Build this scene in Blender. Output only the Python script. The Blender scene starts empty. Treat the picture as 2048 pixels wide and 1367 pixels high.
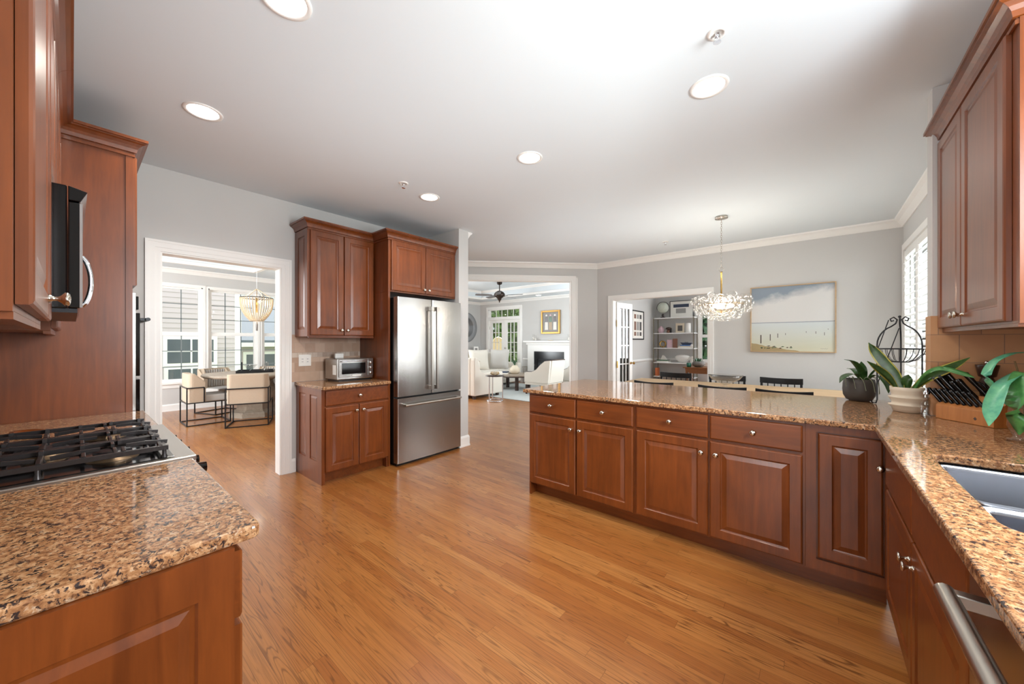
import bpy, bmesh, math, random
from mathutils import Vector, Matrix
random.seed(7)
PI = math.pi
sc = bpy.context.scene
COL = sc.collection

# ---------------------------------------------------------------- camera, world, exposure
YAW = math.atan(606/730)
cam_d = bpy.data.cameras.new('camera'); cam = bpy.data.objects.new('camera', cam_d); COL.objects.link(cam)
cam.location = (0, 0, 1.325); cam.rotation_euler = (PI/2, 0, YAW)
cam_d.sensor_width = 36; cam_d.lens = 730/2048*36; cam_d.clip_start = 0.02; cam_d.clip_end = 200
sc.camera = cam
sc.view_settings.view_transform = 'Standard'; sc.view_settings.look = 'None'
sc.view_settings.exposure = EXPOSURE = 0.66
sc.view_settings.gamma = 1.0; sc.view_settings.use_curve_mapping = False
cy = sc.cycles
cy.use_denoising = True; cy.max_bounces = 9; cy.diffuse_bounces = 5; cy.glossy_bounces = 4
cy.transparent_max_bounces = 16; cy.transmission_bounces = 8
cy.sample_clamp_indirect = 4.0; cy.caustics_reflective = False; cy.caustics_refractive = False
w = bpy.data.worlds.new('sky'); sc.world = w; w.use_nodes = True
wn = w.node_tree.nodes; wl = w.node_tree.links
bg = wn['Background']; bg.inputs[0].default_value = (0.90, 0.95, 1.0, 1); bg.inputs[1].default_value = 1.6

def light(kind, name, loc, rot, power, size=None, size_y=None, color=(1, 1, 1), spread=None):
    d = bpy.data.lights.new(name, kind); d.energy = power; d.color = color
    if kind == 'AREA':
        d.shape = 'RECTANGLE' if size_y else 'DISK'; d.size = size
        if size_y: d.size_y = size_y
        if spread: d.spread = spread
    if kind == 'SPOT': d.spot_size = spread; d.spot_blend = 0.6; d.shadow_soft_size = size
    if kind == 'POINT': d.shadow_soft_size = size
    if kind == 'SUN': d.angle = size
    o = bpy.data.objects.new(name, d); COL.objects.link(o); o.location = loc; o.rotation_euler = rot
    return o
# sun through the rear rooms' windows
light('SUN', 'sun', (0, 0, 20), (math.radians(27), 0, math.radians(-112)), 7.0, 0.01, color=(1, .95, .86))
# daylight at the breakfast and sink windows, then added fill lights
W = (0.90, 0.96, 1.0)
light('AREA', 'daylight_breakfast_window', (1.15, 5.0, 1.4), (math.radians(102), 0, PI/2), 105, 2.2, 2.0, W)
light('AREA', 'daylight_sink_window', (0.93, 1.35, 1.70), (math.radians(86), 0, PI/2), 68, 1.0, 1.1, W)
light('AREA', 'rear_fill', (-0.2, -2.9, 1.5), (math.radians(100), 0, math.radians(14)), 45, 2.0, 1.6, (.96, .985, 1))  # added fill behind the camera, at an invented window
light('AREA', 'kitchen_fill_uplight', (-1.75, 1.2, 1.37), (PI, 0, 0), 9, 2.3, 2.0, (.92, .96, .98))  # added uplight in mid-air, stands in for light bounced onto the ceiling
light('AREA', 'dining_fill_uplight', (-1.6, 4.4, 1.42), (PI, 0, 0), 10, 3.0, 1.8, (.90, .96, 1))  # second added uplight, floating below the dining-side ceiling
light('AREA', 'dining_side_fill', (-6.8, -1.9, 1.6), (PI/2, 0, 0), 150, 2.5, 1.8, W)  # added fill out of view, keeps the visible dining windows clear
light('AREA', 'living_side_fill', (-3.40, 7.8, 1.9), (PI/2, 0, PI/2), 50, 1.6, 1.8, W)  # added fill, this living room wall has no window
light('AREA', 'hall_fill', (-9.28, 5.0, 1.6), (PI/2, 0, -PI/2), 120, 1.6, 1.8, W)  # added light at an unseen opening, brightens the living room
light('AREA', 'office_fill', (-0.3, 9.7, 1.6), (PI/2, 0, PI), 80, 1.2, 1.5, W)  # added fill against solid wall, beside the office window
CANS = [(-1.69, 0.565), (-2.9, 0.515), (-0.453, 2.26), (-1.69, 2.25), (-2.906, 2.235)]

# ---------------------------------------------------------------- colour / material helpers
def s2l(c):
    c = c/255
    return c/12.92 if c <= 0.04045 else ((c+0.055)/1.055)**2.4
def rgb(r, g, b): return (s2l(r), s2l(g), s2l(b), 1)
MATS = {}
class NT:
    def __init__(s, name):
        s.m = bpy.data.materials.new(name); s.m.use_nodes = True; s.n = s.m.node_tree.nodes; s.l = s.m.node_tree.links
        s.p = s.n['Principled BSDF']; s.out = s.n['Material Output']
    def add(s, t, **k):
        n = s.n.new(t)
        for a, v in k.items(): setattr(n, a, v)
        return n
    def math(s, op, a, b=None, c=None):
        n = s.add('ShaderNodeMath', operation=op)
        for i, v in enumerate((a, b, c)):
            if v is None: continue
            if isinstance(v, (int, float)): n.inputs[i].default_value = v
            else: s.l.new(v, n.inputs[i])
        return n.outputs[0]
    def pos(s):
        return s.add('ShaderNodeNewGeometry').outputs['Position']
    def obj(s): return s.add('ShaderNodeTexCoord').outputs['Object']
    def mapping(s, vec, scale=(1, 1, 1), rot=(0, 0, 0), loc=(0, 0, 0)):
        n = s.add('ShaderNodeMapping'); n.inputs['Scale'].default_value = scale; n.inputs['Rotation'].default_value = rot; n.inputs['Location'].default_value = loc
        s.l.new(vec, n.inputs[0]); return n.outputs[0]
    def noise(s, vec, scale, detail=3, rough=.55, dist=0):
        n = s.add('ShaderNodeTexNoise'); n.inputs['Scale'].default_value = scale; n.inputs['Detail'].default_value = detail
        n.inputs['Roughness'].default_value = rough; n.inputs['Distortion'].default_value = dist
        s.l.new(vec, n.inputs['Vector']); return n.outputs['Fac']
    def ramp(s, fac, stops):
        n = s.add('ShaderNodeValToRGB'); e = n.color_ramp.elements
        while len(e) < len(stops): e.new(.5)
        for i, (p, c) in enumerate(stops):
            e[i].position = p; e[i].color = c if len(c) == 4 else (*c, 1)
        s.l.new(fac, n.inputs[0]); return n.outputs[0]
    def mix(s, fac, a, b, mode='MIX'):
        n = s.add('ShaderNodeMix', data_type='RGBA', blend_type=mode)
        for i, v in ((0, fac), (6, a), (7, b)):
            if isinstance(v, (int, float)): n.inputs[i].default_value = v
            elif isinstance(v, tuple): n.inputs[i].default_value = v
            else: s.l.new(v, n.inputs[i])
        return n.outputs[2]
    def set(s, **k):
        for a, v in k.items():
            i = s.p.inputs[a.replace('_', ' ')]
            if isinstance(v, (int, float, tuple)): i.default_value = v
            else: s.l.new(v, i)
        return s
    def bump(s, h, strength=.2, dist=.002):
        n = s.add('ShaderNodeBump'); n.inputs['Strength'].default_value = strength; n.inputs['Distance'].default_value = dist
        s.l.new(h, n.inputs['Height']); s.l.new(n.outputs[0], s.p.inputs['Normal'])
def simple(name, col, rough=.5, metal=0, var=.06, scale=14, **k):
    t = NT(name); v = t.noise(t.obj(), scale, 3)
    c = t.mix(v, tuple(max(0, x*(1-var)) for x in col[:3])+(1,), tuple(min(1, x*(1+var)) for x in col[:3])+(1,))
    t.set(Base_Color=c, Roughness=rough, Metallic=metal)
    for a, b in k.items(): t.p.inputs[a.replace('_', ' ')].default_value = b
    MATS[name] = t.m; return t.m
def wood(name, dark, light_, axis='z', rough=.28, sc_=1.0, contrast=(.25, .75), coat=.25):
    t = NT(name); sca = {'x': (1.2, 14, 14), 'y': (14, 1.2, 14), 'z': (14, 14, 1.2)}[axis]
    m = t.mapping(t.pos(), tuple(a*sc_ for a in sca))
    n1 = t.noise(m, 2.2, 5, .6, .6); n2 = t.noise(t.pos(), 2.3, 3)
    f = t.math('ADD', t.math('MULTIPLY', n1, .55), t.math('MULTIPLY', n2, .45))
    t.set(Base_Color=t.ramp(f, [(contrast[0], dark), (contrast[1], light_)]), Roughness=rough)
    t.p.inputs['Coat Weight'].default_value = coat; t.p.inputs['Coat Roughness'].default_value = .16
    MATS[name] = t.m; return t.m
wood('cherry', rgb(84, 38, 10), rgb(136, 70, 26), 'z', .36, 1.0, (.28, .72), .30)
wood('cherry_h', rgb(84, 38, 10), rgb(136, 70, 26), 'x', .36, 1.0, (.28, .72), .30)
wood('maple_block', rgb(150, 88, 38), rgb(196, 128, 66), 'z', .4, 1.0, (.3, .7), .1)
wood('oak_table', rgb(176, 142, 104), rgb(206, 176, 136), 'x', .5, .8, (.3, .7), 0)
wood('desk_wood', rgb(110, 66, 34), rgb(150, 98, 56), 'x', .4, 1.0, (.3, .7), 0)
wood('weathered', rgb(140, 125, 108), rgb(176, 162, 145), 'x', .6, .8, (.3, .7), 0)
wood('dark_wood', rgb(38, 24, 18), rgb(70, 44, 32), 'z', .35, 1.0, (.3, .7), .2)
simple('wall_paint', rgb(203, 201, 198), .75, var=.015, scale=3)
simple('ceiling_paint', rgb(220, 227, 231), .85, var=.015, scale=2)
simple('trim_white', rgb(240, 238, 234), .35, var=.01)
simple('black_metal', rgb(26, 26, 28), .38, .3)
simple('black_gloss', rgb(10, 10, 11), .08)
simple('black_iron', rgb(30, 30, 34), .33, .2)
simple('nickel', rgb(205, 196, 184), .16, 1, .02)
simple('brass', rgb(205, 165, 95), .2, 1, .02)
simple('chrome', rgb(225, 225, 228), .06, 1, .01)
simple('white_plastic', rgb(236, 233, 226), .35, var=.01)
simple('cream_fabric', rgb(214, 206, 194), .9, var=.05, scale=60)
simple('sofa_fabric', rgb(226, 219, 207), .92, var=.04, scale=60)
simple('grey_fabric', rgb(196, 192, 186), .9, var=.05, scale=60)
simple('tan_fabric', rgb(190, 170, 148), .9, var=.05, scale=60)
simple('rug_wool', rgb(196, 200, 198), .95, var=.10, scale=5)
simple('dark_pot', rgb(66, 60, 54), .55, var=.08)
simple('cream_ceramic', rgb(214, 200, 178), .45, var=.03)
simple('white_ceramic', rgb(235, 232, 226), .3, var=.02)
simple('stone_bowl', rgb(110, 104, 98), .8, var=.2, scale=60)
simple('soil', rgb(70, 50, 36), .9, var=.3, scale=60)
simple('bark', rgb(120, 95, 62), .9, var=.25, scale=60)
simple('brown_metal', rgb(52, 40, 34), .35, .6)
simple('fan_blade', rgb(110, 108, 108), .5)
simple('black_stone', rgb(28, 30, 34), .18)
simple('soot', rgb(44, 50, 56), .5)
simple('gilt', rgb(176, 134, 70), .35, .6)
simple('paper', rgb(236, 232, 224), .8, var=.01)
simple('photo_dark', rgb(80, 76, 74), .6, var=.5, scale=90)
simple('photo_grey', rgb(150, 146, 142), .6, var=.5, scale=70)
simple('photo_brown', rgb(132, 92, 74), .6, var=.4, scale=70)
simple('navy', rgb(56, 66, 88), .6, var=.2, scale=60)
simple('blue_book', rgb(60, 110, 170), .5); simple('teal_glass', rgb(40, 110, 90), .2)
simple('pink_print', rgb(206, 176, 184), .6, var=.3, scale=60)
simple('orange_book', rgb(214, 120, 72), .6)
simple('satin_steel', rgb(186, 180, 172), .28, 1, .02)
simple('burner_bronze', rgb(120, 100, 78), .35, .8)
simple('root', rgb(120, 124, 100), .8, var=.1)
simple('gold_metal', rgb(176, 142, 84), .22, 1)
simple('shelf_metal', rgb(140, 132, 112), .3, .9)
simple('siding', rgb(194, 184, 184), .8, var=.02)
simple('roof_grey', rgb(98, 108, 116), .85, var=.12, scale=8)
simple('window_dark', rgb(80, 90, 96), .12)
simple('grass', rgb(90, 120, 60), .95, var=.3, scale=3)
simple('patio', rgb(170, 165, 155), .9, var=.1, scale=3)
simple('pool_blue', rgb(40, 140, 200), .2)
simple('wicker', rgb(222, 206, 170), .8, var=.15, scale=60)
simple('mirror_frame', rgb(150, 152, 154), .45, .3)
simple('mirror_glass', rgb(230, 232, 234), .02, 1, 0)
simple('beads', rgb(206, 188, 160), .55, var=.12, scale=30)
simple('louver', rgb(244, 244, 242), .45, var=.01)
simple('globe_sea', rgb(200, 205, 190), .4, var=.25, scale=14)
simple('steel_grate', rgb(52, 48, 48), .28, .5)
def leafm(name, a, b, edge=None):
    t = NT(name); n = t.noise(t.mapping(t.obj(), (30, 30, 30)), 1.2, 3)
    t.set(Base_Color=t.ramp(n, [(.3, a), (.7, b)]), Roughness=.32)
    MATS[name] = t.m
leafm('leaf_dark', rgb(34, 62, 28), rgb(62, 98, 44)); leafm('leaf_edge', rgb(170, 160, 60), rgb(196, 186, 84))
leafm('leaf_mid', rgb(60, 120, 62), rgb(96, 158, 84)); leafm('leaf_teal', rgb(70, 150, 120), rgb(116, 188, 140))
leafm('leaf_succulent', rgb(52, 84, 62), rgb(88, 122, 92)); leafm('foliage', rgb(38, 66, 28), rgb(116, 150, 62))
leafm('foliage_dark', rgb(30, 60, 44), rgb(70, 110, 66))
# stainless steel, brushed
def steel(name, base, rough, axis):
    t = NT(name); sca = {'z': (300, 300, 2), 'x': (2, 300, 300), 'y': (300, 2, 300)}[axis]
    n = t.noise(t.mapping(t.pos(), sca), 1, 2)
    t.set(Base_Color=base, Metallic=1.0, Roughness=t.math('ADD', t.math('MULTIPLY', n, .05), rough-.025))
    MATS[name] = t.m
steel('stainless', rgb(178, 175, 171), .26, 'z'); steel('sink_steel', rgb(170, 176, 186), .22, 'y')
# granite
def granite(name):
    t = NT(name); p = t.pos()
    n1 = t.noise(p, 70, 4, .6, .5); n2 = t.noise(t.mapping(p, (1, 1, 1), (0, 0, .4), (3, 1, 2)), 88, 4, .65, .6); n3 = t.noise(t.mapping(p, loc=(7, 2, 5)), 60, 4, .6, .5); n4 = t.noise(t.mapping(p, loc=(1, 9, 5)), 130, 3, .6, .3)
    c = t.ramp(n1, [(.34, rgb(122, 82, 54)), (.50, rgb(166, 120, 82)), (.64, rgb(198, 158, 118))])
    c = t.mix(t.ramp(n3, [(.60, (0, 0, 0, 1)), (.66, (.8, .8, .8, 1))]), c, rgb(196, 170, 142))
    c = t.mix(t.ramp(n4, [(.37, (.85, .85, .85, 1)), (.44, (0, 0, 0, 1))]), c, rgb(96, 64, 44))
    c = t.mix(t.ramp(n2, [(.40, (1, 1, 1, 1)), (.452, (0, 0, 0, 1))]), c, rgb(54, 44, 42))
    t.set(Base_Color=c, Roughness=.07); t.p.inputs['Specular IOR Level'].default_value = .6
    MATS[name] = t.m
granite('granite')
# oak strip floor
def floor_mat():
    t = NT('oak_floor'); sep = t.add('ShaderNodeSeparateXYZ'); t.l.new(t.pos(), sep.inputs[0])
    x, y = sep.outputs[0], sep.outputs[1]; PW, PL = .0575, 1.15
    yr = t.math('DIVIDE', y, PW); row = t.math('FLOOR', yr)
    wn1 = t.add('ShaderNodeTexWhiteNoise', noise_dimensions='1D'); t.l.new(row, wn1.inputs['W'])
    xo = t.math('DIVIDE', t.math('ADD', x, t.math('MULTIPLY', wn1.outputs['Value'], 7.3)), PL); colu = t.math('FLOOR', xo)
    cmb = t.add('ShaderNodeCombineXYZ'); t.l.new(row, cmb.inputs[0]); t.l.new(colu, cmb.inputs[1])
    wn2 = t.add('ShaderNodeTexWhiteNoise', noise_dimensions='3D'); t.l.new(cmb.outputs[0], wn2.inputs['Vector'])
    rnd = wn2.outputs['Value']; sp = t.add('ShaderNodeSeparateXYZ'); t.l.new(wn2.outputs['Color'], sp.inputs[0])
    # grain: local coords in plank, rings by distorted distance
    off = t.math('MULTIPLY', rnd, 40)
    v = t.add('ShaderNodeCombineXYZ'); t.l.new(t.math('ADD', t.math('MULTIPLY', x, .55), off), v.inputs[0]); t.l.new(t.math('MULTIPLY', y, 10), v.inputs[1]); t.l.new(off, v.inputs[2])
    g1 = t.noise(v.outputs[0], 2.0, 2, .5, .3)
    rings = t.math('FRACT', t.math('MULTIPLY', g1, 11))
    rings = t.math('ABSOLUTE', t.math('SUBTRACT', rings, .5))
    v2 = t.add('ShaderNodeCombineXYZ'); t.l.new(t.math('MULTIPLY', x, 5), v2.inputs[0]); t.l.new(t.math('MULTIPLY', y, 170), v2.inputs[1]); t.l.new(off, v2.inputs[2])
    g2 = t.noise(v2.outputs[0], 1.0, 4, .6)
    tone = t.ramp(rnd, [(0, rgb(154, 92, 42)), (.35, rgb(166, 104, 50)), (.8, rgb(174, 114, 58)), (1, rgb(180, 122, 66))])
    ringm = t.ramp(rings, [(.0, (1, 1, 1, 1)), (.05, (.8, .8, .8, 1)), (.16, (.0, .0, .0, 1))])
    ringa = t.math('MULTIPLY', ringm, t.math('ADD', .35, t.math('MULTIPLY', sp.outputs[1], .65)))
    c = t.mix(ringa, tone, rgb(112, 66, 28))
    c = t.mix(t.ramp(g2, [(.34, (.45, .45, .45, 1)), (.55, (0, 0, 0, 1))]), c, rgb(122, 74, 36))
    fy = t.math('FRACT', yr); ey = t.math('MINIMUM', fy, t.math('SUBTRACT', 1, fy))
    fx = t.math('FRACT', xo); ex = t.math('MULTIPLY', t.math('MINIMUM', fx, t.math('SUBTRACT', 1, fx)), PL/PW)
    gap = t.math('LESS_THAN', t.math('MINIMUM', ex, ey), .014)
    c = t.mix(t.math('MULTIPLY', gap, .55), c, rgb(70, 38, 16))
    t.set(Base_Color=c, Roughness=t.math('ADD', .25, t.math('MULTIPLY', g2, .08)))
    t.p.inputs['Coat Weight'].default_value = .2; t.p.inputs['Coat Roughness'].default_value = .12
    MATS['oak_floor'] = t.m
floor_mat()
def tile_mat(name, horiz, cols, grout, sx, sz):
    t = NT(name); sep = t.add('ShaderNodeSeparateXYZ'); t.l.new(t.pos(), sep.inputs[0])
    h = sep.outputs[{'x': 0, 'y': 1}[horiz]]; z = sep.outputs[2]
    zr = t.math('DIVIDE', t.math('SUBTRACT', z, .915), sz); row = t.math('FLOOR', zr)
    hr = t.math('ADD', t.math('DIVIDE', h, sx), t.math('MULTIPLY', row, .5)); cl = t.math('FLOOR', hr)
    cmb = t.add('ShaderNodeCombineXYZ'); t.l.new(row, cmb.inputs[0]); t.l.new(cl, cmb.inputs[1])
    wn2 = t.add('ShaderNodeTexWhiteNoise', noise_dimensions='3D'); t.l.new(cmb.outputs[0], wn2.inputs['Vector'])
    n = t.noise(t.pos(), 12, 4)
    c = t.ramp(t.math('ADD', t.math('MULTIPLY', wn2.outputs['Value'], .6), t.math('MULTIPLY', n, .4)), [(.2, cols[0]), (.8, cols[1])])
    e = []
    for r_, s_ in ((zr, sz), (hr, sx)):
        f = t.math('FRACT', r_); e.append(t.math('MULTIPLY', t.math('MINIMUM', f, t.math('SUBTRACT', 1, f)), s_))
    g = t.math('LESS_THAN', t.math('MINIMUM', *e), .0018)
    t.set(Base_Color=t.mix(g, c, grout), Roughness=.45); MATS[name] = t.m
tile_mat('tile_left', 'y', (rgb(172, 140, 116), rgb(200, 172, 150)), rgb(176, 152, 132), .10, .10)
tile_mat('tile_mosaic', 'y', (rgb(150, 120, 100), rgb(206, 190, 174)), rgb(170, 150, 132), .05, .05)
tile_mat('tile_right', 'y', (rgb(170, 118, 72), rgb(194, 144, 96)), rgb(140, 104, 76), .15, .15)
tile_mat('tile_stub', 'x', (rgb(170, 118, 72), rgb(194, 144, 96)), rgb(140, 104, 76), .15, .15)
# clear architectural glass (thin pane) and solid decorative glass
def pane():
    t = NT('pane_glass'); t.n.remove(t.p)
    tr = t.add('ShaderNodeBsdfTransparent'); tr.inputs[0].default_value = (.985, .985, .985, 1); gl = t.add('ShaderNodeBsdfGlossy'); gl.inputs['Roughness'].default_value = .02
    fr = t.add('ShaderNodeFresnel'); fr.inputs[0].default_value = 1.4; mx = t.add('ShaderNodeMixShader')
    t.l.new(fr.outputs[0], mx.inputs[0]); t.l.new(tr.outputs[0], mx.inputs[1]); t.l.new(gl.outputs[0], mx.inputs[2]); t.l.new(mx.outputs[0], t.out.inputs[0]); MATS['pane_glass'] = t.m
pane()
def bubble():
    t = NT('bubble_glass'); t.n.remove(t.p)
    tr = t.add('ShaderNodeBsdfTransparent'); tr.inputs[0].default_value = (.97, .965, .955, 1); gl = t.add('ShaderNodeBsdfGlossy'); gl.inputs['Roughness'].default_value = .03
    lw = t.add('ShaderNodeLayerWeight'); lw.inputs[0].default_value = .45; mx = t.add('ShaderNodeMixShader')
    r = t.ramp(lw.outputs['Facing'], [(.0, (.03, .03, .03, 1)), (.6, (.16, .16, .16, 1)), (1, (.75, .75, .75, 1))])
    t.l.new(r, mx.inputs[0]); t.l.new(tr.outputs[0], mx.inputs[1]); t.l.new(gl.outputs[0], mx.inputs[2]); t.l.new(mx.outputs[0], t.out.inputs[0]); MATS['bubble_glass'] = t.m
bubble()
def emit(name, col, st):
    t = NT(name); t.set(Base_Color=col); t.p.inputs['Emission Color'].default_value = col; t.p.inputs['Emission Strength'].default_value = st; MATS[name] = t.m
emit('lamp_white', (1, .97, .93, 1), 6.0); emit('bulb_warm', (1, .86, .66, 1), 7.0)

# ---------------------------------------------------------------- mesh helpers
class MB:
    def __init__(s): s.v = []; s.f = []; s.sm = []
    def _add(s, vs, fs, smooth=False):
        b = len(s.v); s.v += [tuple(x) for x in vs]; s.f += [tuple(i+b for i in f) for f in fs]; s.sm += [smooth]*len(fs); return s
    def box(s, x0, x1, y0, y1, z0, z1):
        v = [(x, y, z) for z in (z0, z1) for y in (y0, y1) for x in (x0, x1)]
        return s._add(v, [(0, 2, 3, 1), (4, 5, 7, 6), (0, 1, 5, 4), (2, 6, 7, 3), (0, 4, 6, 2), (1, 3, 7, 5)])
    def prism(s, pts, z0, z1, ax='z'):
        n = len(pts)
        m = {'z': lambda p, z: (p[0], p[1], z), 'y': lambda p, z: (p[0], z, p[1]), 'x': lambda p, z: (z, p[0], p[1])}[ax]
        v = [m(p, z0) for p in pts]+[m(p, z1) for p in pts]
        return s._add(v, [tuple(range(n))[::-1], tuple(range(n, 2*n))]+[(i, (i+1) % n, n+(i+1) % n, n+i) for i in range(n)])
    def ringfill(s, rings, cap0=False, cap1=True, smooth=False):
        n = len(rings[0]); v = [p for r in rings for p in r]; f = []
        for k in range(len(rings)-1):
            for i in range(n): f.append((k*n+i, k*n+(i+1) % n, (k+1)*n+(i+1) % n, (k+1)*n+i))
        s._add(v, f, smooth)
        if cap1: s._add(rings[-1], [tuple(range(n))])
        if cap0: s._add(rings[0], [tuple(range(n))[::-1]])
        return s
    def lathe(s, prof, n=16, o=(0, 0, 0), ax='z', smooth=True, squash=1):
        rings = []
        for r, h in prof:
            ring = []
            for i in range(n):
                a = 2*PI*i/n; c, d = r*math.cos(a), r*math.sin(a)*squash
                p = {'z': (c, d, h), 'y': (c, h, -d), '-y': (c, -h, d), 'x': (h, c, d)}[ax]
                ring.append((p[0]+o[0], p[1]+o[1], p[2]+o[2]))
            rings.append(ring)
        return s.ringfill(rings, prof[0][0] > 1e-4, prof[-1][0] > 1e-4, smooth)
    def tube(s, pts, r, n=8, closed=False, smooth=True):
        pts = [Vector(p) for p in pts]; N = len(pts); rings = []; rr = r if isinstance(r, (list, tuple)) else [r]*N
        up = None
        for i in range(N):
            if closed: t = pts[(i+1) % N]-pts[i-1]
            else: t = pts[min(i+1, N-1)]-pts[max(i-1, 0)]
            t.normalize()
            if up is None:
                up = Vector((0, 0, 1)) if abs(t.z) < .9 else Vector((1, 0, 0))
            a = t.cross(up)
            if a.length < 1e-5: a = t.orthogonal()
            a.normalize(); b = a.cross(t).normalized(); up = b
            rings.append([tuple(pts[i]+(a*math.cos(2*PI*k/n)+b*math.sin(2*PI*k/n))*rr[i]) for k in range(n)])
        if closed: rings.append(rings[0]); return s.ringfill(rings, False, False, smooth)
        return s.ringfill(rings, True, True, smooth)
    def bar(s, p0, p1, w, h=None):   # square bar between two points
        h = h or w; a = Vector(p0); b = Vector(p1); t = (b-a).normalized(); u = Vector((0, 0, 1)) if abs(t.z) < .95 else Vector((0, 1, 0))
        x = t.cross(u).normalized()*w/2; y = x.cross(t).normalized()*h/2
        q = [x+y, -x+y, -x-y, x-y]
        return s.ringfill([[tuple(a+i) for i in q], [tuple(b+i) for i in q]], True, True)
    def sphere(s, c, r, n=14, m=8, sq=(1, 1, 1)):
        rings = []
        for j in range(m+1):
            t = PI*j/m; rings.append([(c[0]+sq[0]*r*math.sin(t)*math.cos(2*PI*i/n), c[1]+sq[1]*r*math.sin(t)*math.sin(2*PI*i/n), c[2]-sq[2]*r*math.cos(t)) for i in range(n)])
        return s.ringfill(rings, False, False, True)
    def torus(s, c, R, r, n=24, m=8, ax='z'):
        P = []
        for i in range(n):
            a = 2*PI*i/n; q = (R*math.cos(a), R*math.sin(a))
            P.append({'z': (c[0]+q[0], c[1]+q[1], c[2]), 'y': (c[0]+q[0], c[1], c[2]+q[1]), 'x': (c[0], c[1]+q[0], c[2]+q[1])}[ax])
        return s.tube(P, r, m, True)
    def door(s, x0, x1, z0, z1, yf=-.02, th=.02, kind='raised', fr=.056):
        if kind == 'slab': R = [(0, yf+th), (0, yf+.006), (.004, yf+.0015), (.009, yf)]
        elif kind == 'panel': R = [(0, yf+.001), (.0, yf+.006), (.006, yf+.007), (.018, yf+.001), (.019, yf+.001)]
        else: R = [(0, yf+th), (0, yf+.006), (.003, yf+.002), (.008, yf), (fr, yf), (fr+.004, yf+.006), (fr+.010, yf+.0075), (fr+.036, yf+.0015), (fr+.038, yf+.0015)]
        rings = [[(x0+i, y, z0+i), (x1-i, y, z0+i), (x1-i, y, z1-i), (x0+i, y, z1-i)] for i, y in R]
        return s.ringfill(rings, True, True)
    def sweep(s, path, prof, z, closed=False):   # plan path, profile (out,height); outward is to the right of travel
        n = len(path); rings = []
        for i in range(n):
            p = Vector(path[i]); nb = []
            if i > 0 or closed: nb.append((p-Vector(path[i-1])).normalized())
            if i < n-1 or closed: nb.append((Vector(path[(i+1) % n])-p).normalized())
            ns = [Vector((d.y, -d.x)) for d in nb]; m = sum(ns, Vector((0, 0))).normalized(); m = m/max(.2, m.dot(ns[0]))
            rings.append([(p.x+m.x*o, p.y+m.y*o, z+h) for o, h in prof])
        if closed: rings.append(rings[0])
        return s.ringfill(rings, not closed, not closed)
    def leaf(s, path, widths, n=None, fold=.25, up=(0, 0, 1)):
        P = [Vector(p) for p in path]; N = len(P); rows = []
        for i in range(N):
            t = (P[min(i+1, N-1)]-P[max(i-1, 0)]).normalized(); side = t.cross(Vector(up))
            if side.length < 1e-3: side = Vector((1, 0, 0))
            side.normalize(); nrm = side.cross(t).normalized(); w_ = widths[i]/2
            rows.append([P[i]-side*w_+nrm*w_*fold, P[i], P[i]+side*w_+nrm*w_*fold])
        th = .0012; top = [tuple(q) for r in rows for q in r]; bot = [(q[0], q[1], q[2]-th) for q in top]
        f = []; k = len(top)
        for i in range(N-1):
            for j in range(2):
                a = i*3+j; f.append((a, a+1, a+4, a+3)); f.append((k+a, k+a+3, k+a+4, k+a+1))
            f.append((i*3, i*3+3, k+i*3+3, k+i*3)); f.append((i*3+2, k+i*3+2, k+i*3+5, i*3+5))
        return s._add(top+bot, f, True)
    def xform(s, mat):
        s.v = [tuple(mat @ Vector(p)) for p in s.v]; return s
    def build(s, name, mat, parent=None, bevel=0, seg=2, loc=None, rot=None):
        me = bpy.data.meshes.new(name); me.from_pydata(s.v, [], s.f); me.polygons.foreach_set('use_smooth', s.sm)
        me.materials.append(MATS[mat] if isinstance(mat, str) else mat)
        bm = bmesh.new(); bm.from_mesh(me); bmesh.ops.recalc_face_normals(bm, faces=bm.faces); bm.to_mesh(me); bm.free()
        me.update(); o = bpy.data.objects.new(name, me); COL.objects.link(o)
        if parent: o.parent = parent
        if loc: o.location = loc
        if rot: o.rotation_euler = rot
        if bevel:
            b = o.modifiers.new('b', 'BEVEL'); b.width = bevel; b.segments = seg; b.limit_method = 'ANGLE'; b.angle_limit = .6; b.harden_normals = False
        return o
def tag(o, label=None, cat=None, group=None, kind=None):
    if label: o['label'] = label
    if cat: o['category'] = cat
    if group: o['group'] = group
    if kind: o['kind'] = kind
    return o
def thing(name, label, cat, loc=(0, 0, 0), rz=0, group=None):
    o = bpy.data.objects.new(name, None); COL.objects.link(o); o.location = loc; o.rotation_euler = (0, 0, rz); o.empty_display_size = .1
    return tag(o, label, cat, group)
def struct(name, mb, mat, bevel=0):
    return tag(mb.build(name, mat, None, bevel), kind='structure')
def one(name, mb, mat, label, cat, loc, rz=0, group=None, bevel=0):
    o = mb.build(name, mat, None, bevel); o.location = loc; o.rotation_euler = (0, 0, rz); return tag(o, label, cat, group)
def part(name, mb, mat, parent, bevel=0, label=None):
    o = mb.build(name, mat, parent, bevel)
    if label: o['label'] = label
    return o
def kids(o): return [c for c in bpy.data.objects if c.parent is o]
def dup(root, loc, rz=0, label=None, group=None):
    r = root.copy(); COL.objects.link(r); r.location = loc; r.rotation_euler = (0, 0, rz)
    if label: r['label'] = label
    if group: r['group'] = group
    for ch in kids(root):
        c = ch.copy(); COL.objects.link(c); c.parent = r
        for g in kids(ch):
            d = g.copy(); COL.objects.link(d); d.parent = c
    return r
def arc(c, r, a0, a1, n, plane='xz', y=0):
    out = []
    for i in range(n+1):
        a = math.radians(a0+(a1-a0)*i/n); u, v = c[0]+r*math.cos(a), c[1]+r*math.sin(a)
        out.append({'xz': (u, y, v), 'xy': (u, v, y), 'yz': (y, u, v)}[plane])
    return out
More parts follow.
